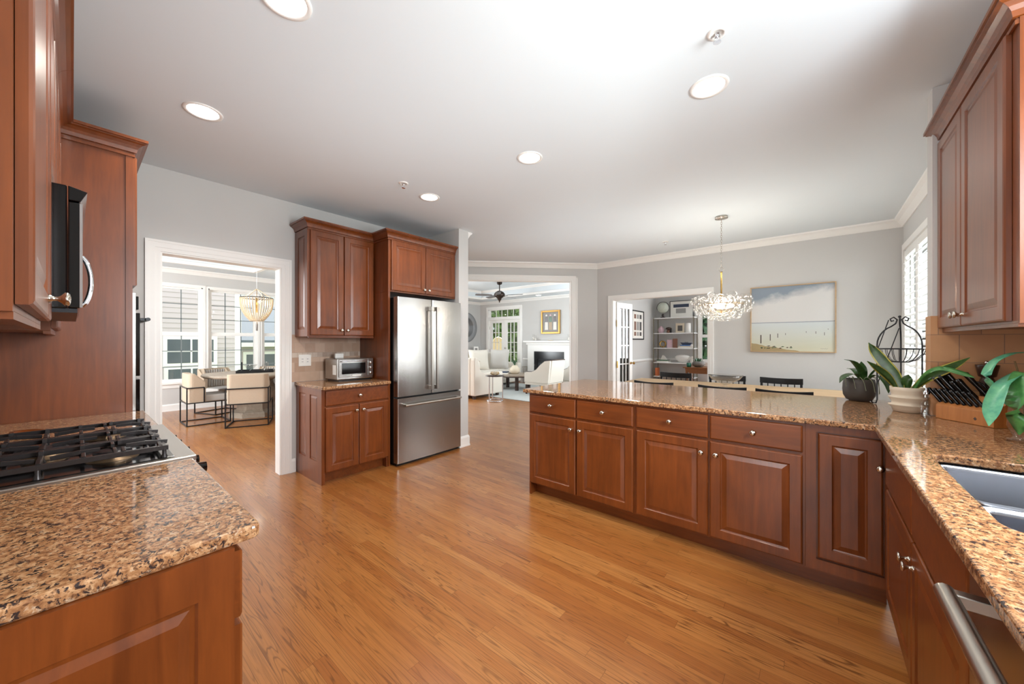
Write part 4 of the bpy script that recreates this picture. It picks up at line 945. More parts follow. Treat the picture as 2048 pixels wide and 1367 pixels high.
light('POINT', 'chandelier_lamp', (-.817, 4.70, 1.78), (0, 0, 0), 16, .06, color=(1, .90, .76))
random.seed(5); gl0 = None; pts = []; tries = 0
while len(pts) < 200 and tries < 60000:
    tries += 1; r_ = random.choice((.034, .042, .046, .052)) if len(pts) < 99 else random.choice((.022, .028, .034))
    a = random.uniform(0, 2*PI); q = random.random()
    if q < .40: R_m = random.uniform(.24, .285); zz = random.uniform(-.005, .13)
    elif q < .85: R_m = .26*math.sqrt(random.random()); zz = -.105*(1-(R_m/.27)**2)+random.uniform(-.008, .02)
    else: R_m = random.uniform(.08, .24); zz = random.uniform(.02, .12)
    p = (R_m*math.cos(a), R_m*math.sin(a), zz)
    if all((p[0]-q[0])**2+(p[1]-q[1])**2+(p[2]-q[2])**2 > (.60*(r_+q[3]))**2 for q in pts): pts.append((*p, r_))
me0 = MB().sphere((0, 0, 0), 1, 18, 10); rest = MB()
for i, p in enumerate(pts):
    if i >= 99: rest.sphere(p[:3], p[3], 14, 8); continue
    if gl0 is None: g_ = me0.build('glass_globe', 'bubble_glass', ch); gl0 = g_
    else: g_ = gl0.copy(); COL.objects.link(g_); g_.parent = ch
    g_.location = p[:3]; g_.scale = (p[3],)*3
tag(part('small_glass_bubbles', rest, 'bubble_glass', ch), kind='stuff')
# beaded chandelier in the dining room
bd = thing('beaded_chandelier', 'wooden bead basket chandelier hanging in the dining room', 'chandelier', (-7.8, 2.14, 1.70))
part('cord', MB().tube([(0, 0, .58), (0, 0, 1.27)], .004, 6), 'trim_white', bd); part('canopy', MB().lathe([(0, 1.288), (.06, 1.288), (.055, 1.26), (0, 1.258)], 20), 'nickel', bd)
part('rim', MB().torus((0, 0, .42), .25, .008, 40, 6).torus((0, 0, .01), .10, .006, 28, 6), 'brown_metal', bd)
for k in range(4):
    a = PI/4+k*PI/2; part('rod', MB().tube([(.25*math.cos(a), .25*math.sin(a), .42), (.01*math.cos(a), .01*math.sin(a), .585)], .005, 6), 'beads', bd)
sg = MB()
for t in range(30):
    s_ = t/29; th = s_*PI/2; x = .25*math.cos(th*.72) if s_ < 1 else .11; zz = .41-.40*math.sin(th)**.9
    x = .25-(.25-.10)*s_**2.6; zz = .41-.40*s_
    sg.sphere((x, 0, zz), .0095, 8, 6)
s0 = sg.build('bead_strand', 'beads', bd)
for k in range(1, 36):
    c_ = s0.copy(); COL.objects.link(c_); c_.parent = bd; c_.rotation_euler = (0, 0, 2*PI*k/36)
part('tassel', MB().lathe([(0, 0), (.016, -.01), (.012, -.03), (.02, -.05), (.016, -.17), (0, -.17)], 12), 'photo_grey', bd)
for k in range(3):
    a = k*2*PI/3+.4; part('bulb', MB().sphere((.09*math.cos(a), .09*math.sin(a), .36), .022), 'bulb_warm', bd)
part('candle_sleeve', MB().lathe([(.012, .16), (.012, .42), (.004, .43), (.004, .585)], 10), 'gold_metal', bd)
light('POINT', 'beaded_chandelier_lamp', (-7.8, 2.14, 1.95), (0, 0, 0), 10, .05, color=(1, .9, .76))

# ================================================================ DINING TABLE BEHIND THE PENINSULA
tb = thing('dining_table', 'long pale oak dining table behind the granite peninsula', 'dining table', (-.85, 5.10, 0))
part('tabletop', MB().box(-1.10, 1.10, -.48, .48, .735, .775), 'oak_table', tb, .003)
part('breadboard_end', MB().box(1.103, 1.20, -.48, .48, .735, .775), 'oak_table', tb, .003); part('breadboard_end', MB().box(-1.20, -1.103, -.48, .48, .735, .775), 'oak_table', tb, .003)
for sx in (-1, 1):
    for sy in (-1, 1): part('leg', MB().box(sx*1.06-.045, sx*1.06+.045, sy*.38-.045, sy*.38+.045, 0, .735), 'oak_table', tb, .004)
part('apron', MB().box(-1.02, 1.02, -.36, -.335, .64, .735).box(-1.02, 1.02, .335, .36, .64, .735), 'oak_table', tb)
def dchair(label):
    r = thing('dining_chair', label, 'chair', (0, 0, 0), 0, 'black chairs around the oak table')
    def bow(x): return .035*(1-(x/.22)**2)
    rings = []
    for i in range(13):
        x = -.225+.45*i/12; y = -bow(x); zt = .862-.010*(1-(x/.225)**2)
        rings.append([(x, y-.011, zt-.075), (x, y+.011, zt-.075), (x, y+.012, zt), (x, y-.012, zt)])
    part('top_rail', MB().ringfill(rings, True, True), 'black_metal', r, .003)
    for k in range(5): x = -.14+.07*k; part('back_slat', MB().box(x-.006, x+.006, -bow(x)-.005, -bow(x)+.005, .46, .80), 'black_metal', r)
    for sx in (-1, 1):
        part('back_leg', MB().bar((sx*.20, .03, 0), (sx*.205, .0, .45), .028).bar((sx*.205, .0, .45), (sx*.208, -.006, .80), .026), 'black_metal', r)
        part('front_leg', MB().bar((sx*.20, .40, 0), (sx*.20, .40, .44), .03), 'black_metal', r)
    part('seat', MB().box(-.225, .225, .0, .43, .435, .465), 'black_metal', r, .008); return r
DC = [(-1.47, 4.38, 0, 'black dining chair nearest the living room side, back to the peninsula'), (-.76, 4.38, 0, 'middle black dining chair on the peninsula side of the oak table'), (-.235, 4.38, 0, 'black dining chair on the peninsula side closest to the charcoal plant pot'),
      (-1.63, 5.86, PI, 'black dining chair on the far side in front of the office doorway shelf'), (-.95, 5.86, PI, 'black dining chair on the far side behind the glass bowl'), (-.34, 5.86, PI, 'black dining chair on the far side below the seascape painting')]
c0 = dchair(DC[0][3]); c0.location = DC[0][:2]+(0,)
for x, y, a, lb in DC[1:]: dup(c0, (x, y, 0), a, lb)
gb = thing('glass_bowl', 'wide clear glass footed bowl on the oak dining table', 'bowl', (-.83, 5.02, .7755))
part('bowl', MB().lathe([(0, .035), (.02, .036), (.09, .07), (.15, .105), (.185, .150), (.187, .152), (.150, .112), (.09, .078), (.0, .048)], 36), 'bubble_glass', gb)
part('foot', MB().lathe([(0, 0), (.09, .0), (.08, .006), (.02, .014), (.015, .035)], 28), 'bubble_glass', gb)
# seascape painting ---------------------------------------------------------
pa = thing('seascape_painting', 'large pale seascape painting of posts standing in shallow water', 'painting', (-.688, 6.125, 1.20))
Wp, Hp = .882, .872
def seascape():
    t = NT('seascape'); sep = t.add('ShaderNodeSeparateXYZ'); t.l.new(t.obj(), sep.inputs[0]); u = t.math('DIVIDE', sep.outputs[0], Wp); v = t.math('DIVIDE', sep.outputs[2], Hp)
    o = t.obj(); n = t.noise(t.mapping(o, (2, 1, 3)), 1.6, 4, .6, .4); n2 = t.noise(t.mapping(o, (1, 1, 6)), 2, 3)
    top = t.math('ADD', t.math('SUBTRACT', v, .80), t.math('ADD', t.math('MULTIPLY', t.math('SUBTRACT', n, .5), .35), t.math('MULTIPLY', t.math('SUBTRACT', .45, u), .22)))
    sky = t.mix(t.ramp(t.math('ADD', t.math('MULTIPLY', top, 3.2), .35), [(.3, (0, 0, 0, 1)), (.75, (1, 1, 1, 1))]), rgb(216, 214, 211), rgb(136, 148, 160))
    sea = t.mix(t.math('MULTIPLY', t.math('SUBTRACT', .42, v), 2.6), rgb(206, 212, 212), t.mix(n2, rgb(198, 198, 168), rgb(210, 206, 188)))
    c = t.mix(t.math('GREATER_THAN', v, .435), sea, sky)
    hz = t.math('SUBTRACT', v, t.math('ADD', .438, t.math('MULTIPLY', n, .015))); c = t.mix(t.math('MULTIPLY', t.math('LESS_THAN', t.math('ABSOLUTE', hz), .007), .7), c, rgb(128, 142, 158))
    sh1 = t.math('ADD', t.math('MULTIPLY', t.math('SUBTRACT', n, .5), .06), t.math('SUBTRACT', .125, t.math('MULTIPLY', u, .22)))
    c = t.mix(t.math('MULTIPLY', t.math('LESS_THAN', v, sh1), t.math('LESS_THAN', u, .62)), c, t.mix(n2, rgb(146, 120, 92), rgb(186, 170, 122)))
    t.set(Base_Color=c, Roughness=.6); MATS['seascape'] = t.m
seascape()
part('canvas', MB().box(0, Wp, -.022, .0, 0, Hp), 'seascape', pa)
part('frame', MB().box(-.012, 0, -.035, 0, -.012, Hp+.012).box(Wp, Wp+.012, -.035, 0, -.012, Hp+.012).box(0, Wp, -.035, 0, -.012, 0).box(0, Wp, -.035, 0, Hp, Hp+.012), 'oak_table', pa)
for x, z0, z1, w_ in ((.125, .12, .255, .013), (.245, .165, .265, .009), (.34, .21, .275, .007), (.435, .25, .28, .005), (.68, .28, .305, .004), (.79, .265, .30, .005), (.885, .24, .285, .005), (.925, .325, .335, .006)):
    part('painted_post', MB().box(x*Wp-w_/2, x*Wp+w_/2, -.0232, -.0221, z0*Hp, z1*Hp), 'photo_dark' if 0 else 'dark_wood', pa)
random.seed(2)
for k in range(14):
    x = random.uniform(.06, .52); z = .05+random.uniform(-.012, .03)*(1.2-x); r_ = random.uniform(.012, .024)
    part('painted_rock', MB().prism([(x*Wp-r_, z*Hp), (x*Wp, z*Hp-.006), (x*Wp+r_, z*Hp), (x*Wp+r_*.3, z*Hp+.008)], -.0231, -.0221, 'y'), random.choice(('dark_wood', 'soil', 'leaf_dark')), pa)
part('signature', MB().tube([(.84*Wp+.008*k, -.0226, .045*Hp+.004*math.sin(k*2.3)) for k in range(10)], .0009, 4), 'photo_dark', pa)
# ================================================================ DINING ROOM (left)
rt = thing('round_table', 'round weathered wood table with a heavy carved pedestal in the dining room', 'dining table', (-7.9, 2.17, 0))
part('tabletop', MB().lathe([(0, .70), (.66, .70), (.76, .715), (.79, .735), (.79, .758), (.775, .768), (0, .768)], 56), 'weathered', rt)
part('pedestal', MB().lathe([(0, .0), (.42, .0), (.42, .07), (.40, .09), (.36, .10), (.31, .13), (.30, .22), (.36, .34), (.37, .44), (.28, .54), (.25, .62), (.36, .69), (.36, .70)], 8, smooth=False), 'weathered', rt)
def barrel(label):
    r = thing('barrel_chair', label, 'chair', (0, 0, 0), 0, 'upholstered chairs around the round table')
    n = 20; out, inn = [], []
    def ushape(hw, dep, rad, y0):
        P = [(-hw, y0)]+[(-hw+rad-rad*math.cos(t), -dep+rad-rad*math.sin(t)) for t in [PI/2*i/6 for i in range(7)]]+[(hw-rad+rad*math.sin(t), -dep+rad-rad*math.cos(t)) for t in [PI/2*i/6 for i in range(7)]]+[(hw, y0)]
        return P
    O = ushape(.27, .02, .07, .20); I = ushape(.20, -.055, .05, .20)
    top = lambda y: .82-.0*y
    def ht(p): return .82 if p[1] < .07 else .82-(p[1]-.07)*1.1
    m = MB(); K = len(O); loop = O+I[::-1]
    rings = [[(x, y, z_) for (x, y) in loop] for z_ in (.36, .5)]+[[(x, y, ht((x, y))-.012) for (x, y) in loop], [(x*.985, y+.004, ht((x, y))) for (x, y) in loop]]
    m.ringfill(rings, True, True); part('backrest', m, 'tan_fabric' if 0 else 'tan_fabric', r, .008)
    ch_ = MB()
    for k in range(9): x = -.17+.0425*k; ch_.tube([(x, .058, .48), (x, .062, .60), (x, .058, .80)], .017, 8)
    part('channel_cushion', ch_, 'grey_fabric', r)
    part('seat', MB().box(-.235, .235, .05, .52, .36, .47), 'grey_fabric', r, .02)
    f = .016
    for nm, b in (('frame', [((-.275, -.03, 0), (-.275, -.03, .60)), ((.275, -.03, 0), (.275, -.03, .60)), ((-.275, -.03, .60), (.275, -.03, .60)), ((-.275, -.03, .36), (.275, -.03, .36)), ((-.275, -.03, .008), (.275, -.03, .008)),
              ((-.275, -.03, .008), (-.275, .52, .008)), ((.275, -.03, .008), (.275, .52, .008)), ((-.275, .52, .008), (.275, .52, .008)), ((-.275, .52, 0), (-.275, .52, .36)), ((.275, .52, 0), (.275, .52, .36)), ((-.275, -.03, .36), (-.275, .52, .36)), ((.275, -.03, .36), (.275, .52, .36)), ((-.275, .18, .36), (-.275, .18, .60)), ((.275, .18, .36), (.275, .18, .60)), ((-.275, -.03, .60), (-.275, .18, .60)), ((.275, -.03, .60), (.275, .18, .60))]),):
        m = MB()
        for p, q in b: m.bar(p, q, f)
        part(nm, m, 'black_metal', r)
    return r
b0 = barrel('tan backed upholstered chair with its back squarely to the doorway at the round table')
b0.location = (-6.86, 1.76, 0); b0.rotation_euler = (0, 0, math.atan2(-.92, -.39)*-1 if 0 else math.radians(67))
for x, y, a, lb in ((-7.80, 1.17, 0, 'upholstered chair seen from the side at the left of the round table'), (-8.95, 1.72, -68, 'channel-backed chair on the window side of the round table, left one'), (-6.98, 2.80, 118, 'upholstered chair at the right of the round table, cut by the door casing'), (-8.75, 2.74, 236, 'channel-backed chair on the window side, behind the black tray')):
    dup(b0, (x, y, 0), math.radians(a), lb)
ty = thing('serving_tray', 'black rectangular tray on the round dining room table', 'tray', (-7.92, 2.16, .769), math.radians(70))
m = MB().box(-.28, .28, -.17, .17, 0, .012)
for b in ((-.28, -.268, -.17, .17), (.268, .28, -.17, .17), (-.268, .268, -.17, -.158), (-.268, .268, .158, .17)): m.box(*b, .012, .045)
part('tray_body', m, 'black_metal', ty)
o = thing('glass_compote', 'footed grey glass bowl standing on the black tray', 'bowl', (-7.98, 2.09, .7815)); part('bowl', MB().lathe([(.03, 0), (.01, .02), (.012, .06), (.06, .075), (.10, .12), (.105, .13), (.09, .12), (0, .085)], 20), 'bubble_glass', o)
o = thing('black_candlestick', 'slim dark taper candle holder on the black tray', 'candle', (-8.07, 1.98, .7815)); part('candle', MB().lathe([(.03, 0), (.012, .02), (.012, .17), (0, .18)], 12), 'black_metal', o)
for i, (x, y, h) in enumerate(((-7.86, 2.27, .12), (-7.93, 2.33, .17))):
    o = thing('glass_candle_holder', ['short clear glass candle holder on the black tray', 'taller clear glass candle holder at the back of the black tray'][i], 'candle holder', (x, y, .7815), 0); part('holder', MB().lathe([(0, 0), (.035, 0), (.035, h), (.032, h), (.032, .01), (0, .01)], 18), 'bubble_glass', o)

# ================================================================ LIVING ROOM
struct_rug = one('area_rug', MB().box(-1.9, 1.9, -1.35, 1.35, 0, .012), 'rug_wool', 'large pale grey area rug under the living room coffee table', 'rug', (-5.75, 7.80, .0005))
so = thing('armchair_sofa', 'cream slipcovered loveseat with its side to the hall, beside the round metal side table', 'sofa', (-5.985, 5.87, 0))
F = 'sofa_fabric'
m = MB().prism([(0, .08), (.98, .08), (.98, .60), (.30, .60), (.20, .66), (.10, .96), (.02, .97), (0, .9)], -.14, 0, 'x'); part('side_panel', m, F, so, .02)
part('side_panel', MB().prism([(0, .08), (.98, .08), (.98, .60), (.30, .60), (.20, .66), (.10, .96), (.02, .97), (0, .9)], -1.74, -1.60, 'x'), F, so, .02)
part('back', MB().box(-1.60, -.14, 0, .20, .08, .95), F, so, .03); part('seat_base', MB().box(-1.60, -.14, .20, .96, .08, .32), F, so, .01)
part('seat_cushion', MB().box(-1.59, -.15, .20, .97, .325, .47), F, so, .04); part('back_cushion', MB().box(-1.58, -.16, .20, .36, .475, .88), F, so, .05)
for x in (-1.66, -.10):
    for y in (.08, .88): part('foot', MB().box(x-.03, x+.03, y-.03, y+.03, 0, .08), 'dark_wood', so)
sf = thing('sofa', 'long cream sofa along the mirror wall with loose cushions', 'sofa', (-8.15, 7.0, .0125))
for x in (.05, .85):
    for y in (.08, 2.06): part('foot', MB().box(x-.03, x+.03, y-.03, y+.03, 0, .08), 'dark_wood', sf)
part('back', MB().box(0, .22, .16, 2.0, .08, .98), F, sf, .03); part('seat_base', MB().box(.22, .93, .16, 2.0, .08, .33), F, sf, .01)
for a, b in ((0, .16), (2.0, 2.16)): part('arm', MB().box(0, .93, a, b, .08, .66), F, sf, .03)
for a, b in ((.17, 1.08), (1.09, 1.99)): part('seat_cushion', MB().box(.22, .97, a, b, .335, .50), F, sf, .04)
def pillow(nm, label, loc, rz, s_, mat, tilt=.35, grp=None):
    n = 10; m = MB(); T = []; B = []
    for i in range(n+1):
        for j in range(n+1):
            u, v = i/n*2-1, j/n*2-1; k = (1-u**4)*(1-v**4); pin = 1-.07*(1-(abs(u))**2)*0; x = u*s_*(1-.08*(1-v*v)*0-.07*(1-abs(v))*abs(u)); z = v*s_*(1-.07*(1-abs(u))*abs(v)); T.append((x, -.09*k**.6, z)); B.append((x, .09*k**.6, z))
    f = [(i*(n+1)+j, (i+1)*(n+1)+j, (i+1)*(n+1)+j+1, i*(n+1)+j+1) for i in range(n) for j in range(n)]
    m._add(T, f, True); m._add(B, [q[::-1] for q in f], True); m.xform(Matrix.Translation((0, 0, s_*.97)) @ Matrix.Rotation(-tilt, 4, 'X'))
    return one(nm, m, mat, label, 'cushion', loc, rz, grp)
pillow('throw_pillow', 'plain cream back cushion on the long sofa, nearer the camera', (-7.62, 7.65, .515), math.radians(62), .30, 'sofa_fabric', .2)
pillow('throw_pillow', 'grey square throw pillow with corner tassels at the far end of the long sofa', (-7.40, 8.32, .515), math.radians(25), .30, 'grey_fabric', .25)
pillow('throw_pillow', 'small tan cushion at the near end of the long sofa', (-7.42, 7.30, .515), math.radians(40), .14, 'tan_fabric', .3)
ct_ = thing('coffee_table', 'octagonal coffee table with a pale top and dark legs on the living room rug', 'coffee table', (-6.48, 7.95, .0125))
oc = lambda r: [(r*math.cos(PI/8+PI/4*i), r*math.sin(PI/8+PI/4*i)) for i in range(8)]
part('tabletop', MB().prism(oc(.55), .385, .42), 'weathered', ct_, .003); part('table_edge', MB().prism(oc(.565), .355, .385), 'dark_wood', ct_, .002)
for x, y in ((.29, -.29), (-.38, .12), (.38, .12), (-.29, -.29)): part('leg', MB().box(x-.035, x+.035, y-.035, y+.035, 0, .355), 'dark_wood', ct_)
vs = thing('pineapple_plant', 'green bromeliad in a round cream pot on the coffee table', 'potted plant', (-6.50, 7.95, .4335)); part('pot', MB().lathe([(0, 0), (.10, 0), (.15, .07), (.14, .15), (.07, .23), (.05, .24), (0, .23)], 24), 'cream_ceramic', vs)
for k in range(14):
    a = k*2.4; r_ = .06+.05*(k % 3)/2; m = MB(); m.leaf([(0, 0, .22), (r_*.6*math.cos(a), r_*.6*math.sin(a), .30+.02*(k % 4)), (r_*1.3*math.cos(a), r_*1.3*math.sin(a), .36+.03*(k % 3))], [.012, .03, .003]); part('leaf', m, 'leaf_succulent', vs)
o = thing('glass_lantern', 'angular wire terrarium lantern beside the plant on the coffee table', 'lantern', (-6.28, 8.12, .4335))
m = MB(); q = [(.09, 0), (0, .09), (-.09, 0), (0, -.09)]
for i in range(4):
    a, b = q[i], q[(i+1) % 4]; m.tube([(a[0]*.5, a[1]*.5, .003), (a[0], a[1], .20)], .003, 5); m.tube([(a[0], a[1], .20), (b[0], b[1], .20)], .003, 5); m.tube([(a[0]*.5, a[1]*.5, .003), (b[0]*.5, b[1]*.5, .003)], .003, 5)
part('wire_frame', m, 'shelf_metal', o)
one('coffee_table_book', MB().box(-.16, .16, -.11, .11, 0, .03), 'navy', 'dark blue book lying on a white one on the coffee table', 'book', (-6.80, 7.76, .4645), .3, 'books on the coffee table')
one('coffee_table_book', MB().box(-.19, .19, -.13, .13, 0, .03), 'paper', 'white book underneath the dark blue book on the coffee table', 'book', (-6.80, 7.76, .4335), .3, 'books on the coffee table')
stb = thing('side_table', 'small round side table with three metal posts and a dark top', 'side table', (-5.55, 6.08, 0))
part('tabletop', MB().lathe([(0, .555), (.205, .555), (.21, .56), (.21, .575), (0, .577)], 36), 'dark_wood', stb); part('base_ring', MB().torus((0, 0, .012), .18, .010, 36, 8), 'chrome', stb)
for a in (.5, 2.6, 4.7): part('post', MB().tube([(.18*math.cos(a), .18*math.sin(a), .01), (.18*math.cos(a), .18*math.sin(a), .556)], .012, 8), 'chrome', stb)
bs = thing('wire_basket', 'low gold woven wire bowl on the round side table', 'basket', (-5.55, 6.08, .578)); m = MB()
for k in range(14):
    a = 2*PI*k/14; m.tube([(.03*math.cos(a), .03*math.sin(a), .003), (.10*math.cos(a+.3), .10*math.sin(a+.3), .03), (.09*math.cos(a+.6), .09*math.sin(a+.6), .07)], .004, 5)
m.torus((0, 0, .035), .105, .005, 24, 5).torus((0, 0, .07), .09, .004, 24, 5); part('woven_wire', m, 'gold_metal', bs)
def achair(label, loc, rz):
    r = thing('wood_trim_armchair', label, 'armchair', loc, rz, 'curved armchairs by the fireplace')
    # local: front faces -x, side silhouette swept over y
    side = [(-.02, .30), (-.02, .535), (.04, .555), (.20, .56), (.34, .62), (.46, .74), (.60, .84), (.76, .86), (.70, .30)]
    for y0, y1 in ((0, .07), (.62, .69)): 
        s_ = part('side_panel', MB().prism(side, y0, y1, 'y'), 'cream_fabric', r, .006)
        MB().tube([(x, (y0+y1)/2, z+.006) for x, z in side[:8]], .013, 8).build('wood_trim', 'dark_wood', s_)
    part('back', MB().prism([(.62, .30), (.70, .30), (.78, .86), (.64, .855), (.54, .50)], .07, .62, 'y'), 'cream_fabric', r, .01)
    part('back_trim', MB().tube([(.765, .03, .868), (.775, .35, .872), (.765, .66, .868)], .013, 8), 'dark_wood', r)
    part('seat', MB().box(0, .60, .075, .615, .28, .46), 'cream_fabric', r, .03); part('seat_rail', MB().box(-.01, .68, .01, .68, .24, .30), 'cream_fabric', r, .006)
    for x in (.02, .64):
        for y in (.04, .65): part('leg', MB().bar((x, y, 0), (x, y, .24), .035), 'dark_wood', r)
    return r
a0 = achair('cream armchair with dark wood trim nearest the peninsula, its side to the camera', (-5.66, 7.33, .0125), 0)
dup(a0, (-5.35, 8.35, .0125), math.radians(-8), 'second cream armchair with dark wood trim, half hidden behind the first')
# fireplace
fp = thing('fireplace', 'white fireplace surround with a black firebox on the far living room wall', 'fireplace', (-6.29, 9.445, 0))
m = MB().box(-.80, -.56, -.12, 0, 0, 1.03).box(.56, .80, -.12, 0, 0, 1.03).box(-.80, .80, -.121, 0, 1.03, 1.24).box(-.84, .84, -.15, 0, 1.24, 1.314)
part('surround', m, 'trim_white', fp, .004); part('mantel_shelf', MB().box(-.90, .90, -.24, 0, 1.315, 1.365), 'trim_white', fp, .006)
part('stone_facing', MB().box(-.56, -.42, -.10, 0, 0, 1.03).box(.42, .56, -.10, 0, 0, 1.03).box(-.42, .42, -.10, 0, .80, 1.03), 'black_stone', fp)
part('firebox', MB().box(-.42, .42, -.085, .0, .02, .80), 'soot', fp)
for k in range(4): part('louver_bar', MB().box(-.40, .40, -.105, -.086, .70+.022*k, .71+.022*k), 'black_metal', fp)
part('glass_front', MB().box(-.34, .34, -.095, -.09, .14, .66), 'window_dark', fp)
mp = thing('portrait_painting', 'gold-framed painting of three standing figures above the mantel', 'painting', (-6.275, 9.445, 1.94))
for b in ((-.345, -.29, -.36, .36), (.29, .345, -.36, .36), (-.29, .29, -.36, -.305), (-.29, .29, .305, .36)): part('frame', MB().box(b[0], b[1], -.05, 0, b[2], b[3]), 'gilt', mp, .005)
part('canvas', MB().box(-.29, .29, -.03, -.0, -.305, .305), 'photo_grey', mp)
for x, c_, d_ in ((-.15, 'dark_wood', 'paper'), (0, 'leaf_succulent', 'tan_fabric'), (.16, 'dark_wood', 'paper')):
    f_ = part('painted_figure', MB().prism([(x-.06, -.24), (x+.06, -.24), (x+.05, .05), (x-.05, .05)], -.032, -.0305, 'y'), d_, mp)
    MB().prism([(x-.055, .0), (x+.055, .0), (x+.05, .15), (x+.02, .18), (x-.02, .18), (x-.05, .15)], -.0335, -.032, 'y').build('painted_torso', c_, f_)
    MB().prism([(x+.032*math.cos(t), .205+.036*math.sin(t)) for t in [2*PI*i/12 for i in range(12)]], -.0335, -.032, 'y').build('painted_head', 'paper' if x else 'pink_print', f_)
for i, (x, h, lb) in enumerate(((-6.86, .20, 'tall glass candle cylinder at the left end of the mantel'), (-6.78, .16, 'shorter glass candle cylinder at the left end of the mantel'), (-5.58, .18, 'glass hurricane candle holder at the right end of the mantel'))):
    o = thing('candle_cylinder', lb, 'candle holder', (x, 9.33, 1.3655)); part('glass', MB().lathe([(0, 0), (.035, 0), (.035, h), (.032, h)], 16), 'bubble_glass', o); part('candle', MB().lathe([(0, .002), (.02, .002), (.02, h*.5), (0, h*.5)], 12), 'paper', o)
one('mantel_dish', MB().lathe([(0, 0), (.06, 0), (.12, .02), (.11, .022), (0, .008)], 20, squash=.5), 'cream_ceramic', 'shallow oval dish in the middle of the mantel shelf', 'dish', (-6.22, 9.33, 1.3655))
# fan
fn = thing('ceiling_fan', 'dark bronze ceiling fan with five blades in the living room', 'ceiling fan', (-6.78, 7.62, 2.45))
part('canopy', MB().lathe([(0, .55), (.075, .55), (.07, .49), (.03, .47), (.0, .47)], 24), 'brown_metal', fn); part('downrod', MB().lathe([(.014, .25), (.014, .48)], 10), 'brown_metal', fn)
part('motor', MB().lathe([(0, .30), (.05, .30), (.12, .26), (.155, .21), (.15, .16), (.10, .12), (.06, .09), (.05, .05), (.02, .02), (.012, -.02), (0, -.03)], 28), 'brown_metal', fn)
bl = None
for k in range(5):
    a = k*2*PI/5+.35
    if bl is None:
        bl = MB().ringfill([[(x, -w_, .17-t_), (x, w_, .17+t_), (x, w_, .178+t_), (x, -w_, .178-t_)] for x, w_, t_ in ((.22, .045, .01), (.35, .065, .015), (.60, .075, .015), (.68, .05, .012))], True, True).build('blade', 'fan_blade', fn)
        MB().box(.10, .24, -.02, .02, .16, .168).build('blade_arm', 'brown_metal', bl); bl.rotation_euler = (0, 0, a)
    else:
        c_ = bl.copy(); COL.objects.link(c_); c_.parent = fn; c_.rotation_euler = (0, 0, a)
        for g_ in kids(bl): d_ = g_.copy(); COL.objects.link(d_); d_.parent = c_
dl = thing('recessed_light', 'small recessed light in the living room soffit above the mantel painting', 'ceiling light', (-6.45, 9.02, CE)); part('trim_ring', MB().lathe([(.076, -.001), (.080, -.005), (.096, -.006), (.098, 0)], 32), 'trim_white', dl); part('diffuser', MB().lathe([(.077, -.001), (.076, -.003), (0, -.003)], 24), 'lamp_white', dl)
# mirror wall
mr = thing('round_mirror', 'round mirror in a broad grey frame above the console table', 'mirror', (-9.325, 8.72, 1.83), PI/2)
part('frame', MB().lathe([(.52, 0), (.52, .03), (.50, .045), (.36, .045), (.34, .03), (.34, 0)], 56, ax='-y'), 'mirror_frame', mr); part('glass', MB().lathe([(0, .004), (.345, .004), (.345, .018), (0, .018)], 48, ax='-y'), 'mirror_glass', mr)
cn = thing('console_table', 'thin grey console table under the round mirror', 'console table', (-9.14, 8.55, 0))
part('tabletop', MB().box(-.17, .17, -.75, .75, .93, .965), 'mirror_frame', cn); part('shelf', MB().box(-.15, .15, -.72, .72, .30, .325), 'mirror_frame', cn)
for x in (-.15, .13):
    for y in (-.73, .71): part('leg', MB().box(x, x+.02, y, y+.02, 0, .93), 'mirror_frame', cn)
pf = thing('picture_frame', 'small white picture frame on the console table', 'picture frame', (-9.05, 8.95, .9655), math.radians(60)); part('frame', MB().box(-.08, .08, -.01, .01, 0, .20), 'white_ceramic', pf); part('picture', MB().box(-.045, .045, -.012, -.010, .05, .15), 'photo_grey', pf)
one('ceramic_box', MB().box(-.14, .14, -.08, .08, 0, .09), 'white_ceramic', 'white ceramic box beside the picture frame on the console table', 'box', (-9.12, 8.55, .9655), 1.5, bevel=.02)

# ================================================================ OFFICE
sh = thing('etagere', 'tall open shelf unit with metal posts and five white shelves in the office', 'shelf unit', (-3.155, 9.40, 0))
ZS = [.47, .82, 1.18, 1.55, 1.93]
for x in (0, .93):
    for y in (0, .34): part('post', MB().box(x, x+.018, y, y+.018, 0, 1.945), 'shelf_metal', sh)
for z in ZS: part('shelf', MB().box(.0, .948, .0, .358, z-.022, z), 'louver', sh)
part('side_rail', MB().box(.004, .014, .02, .34, .05, .06), 'shelf_metal', sh)
SX = lambda f: -3.155+.948*f
def S(nm, mb, mat, label, cat, fx, fy, k, rz=0, grp=None, bevel=0, dz=0): return one(nm, mb, mat, label, cat, (SX(fx), 9.40+fy, ZS[k]+.0005+dz), rz, grp, bevel)
gl = thing('desk_globe', 'small world globe on a dark stand at the top of the office shelf', 'globe', (SX(.20), 9.56, 1.9305))
part('sphere', MB().sphere((0, 0, .26), .135, 24, 14), 'globe_sea', gl); part('stand', MB().lathe([(0, 0), (.075, 0), (.06, .02), (.02, .04), (.035, .07), (.02, .10), (0, .11)], 18), 'dark_wood', gl)
part('meridian_ring', MB().tube([(.15*math.cos(t), 0, .26+.15*math.sin(t)) for t in [math.radians(-100+200*i/16+90+10) for i in range(17)]], .005, 6), 'brown_metal', gl)
pr = thing('framed_print', 'black-framed certificate leaning on the top of the office shelf', 'picture frame', (SX(.64), 9.66, 1.9305))
part('frame', MB().box(-.275, -.262, -.02, 0, 0, .42).box(.262, .275, -.02, 0, 0, .42).box(-.262, .262, -.02, 0, 0, .013).box(-.262, .262, -.02, 0, .407, .42), 'black_metal', pr); part('mat_board', MB().box(-.262, .262, -.012, 0, .013, .407), 'paper', pr)
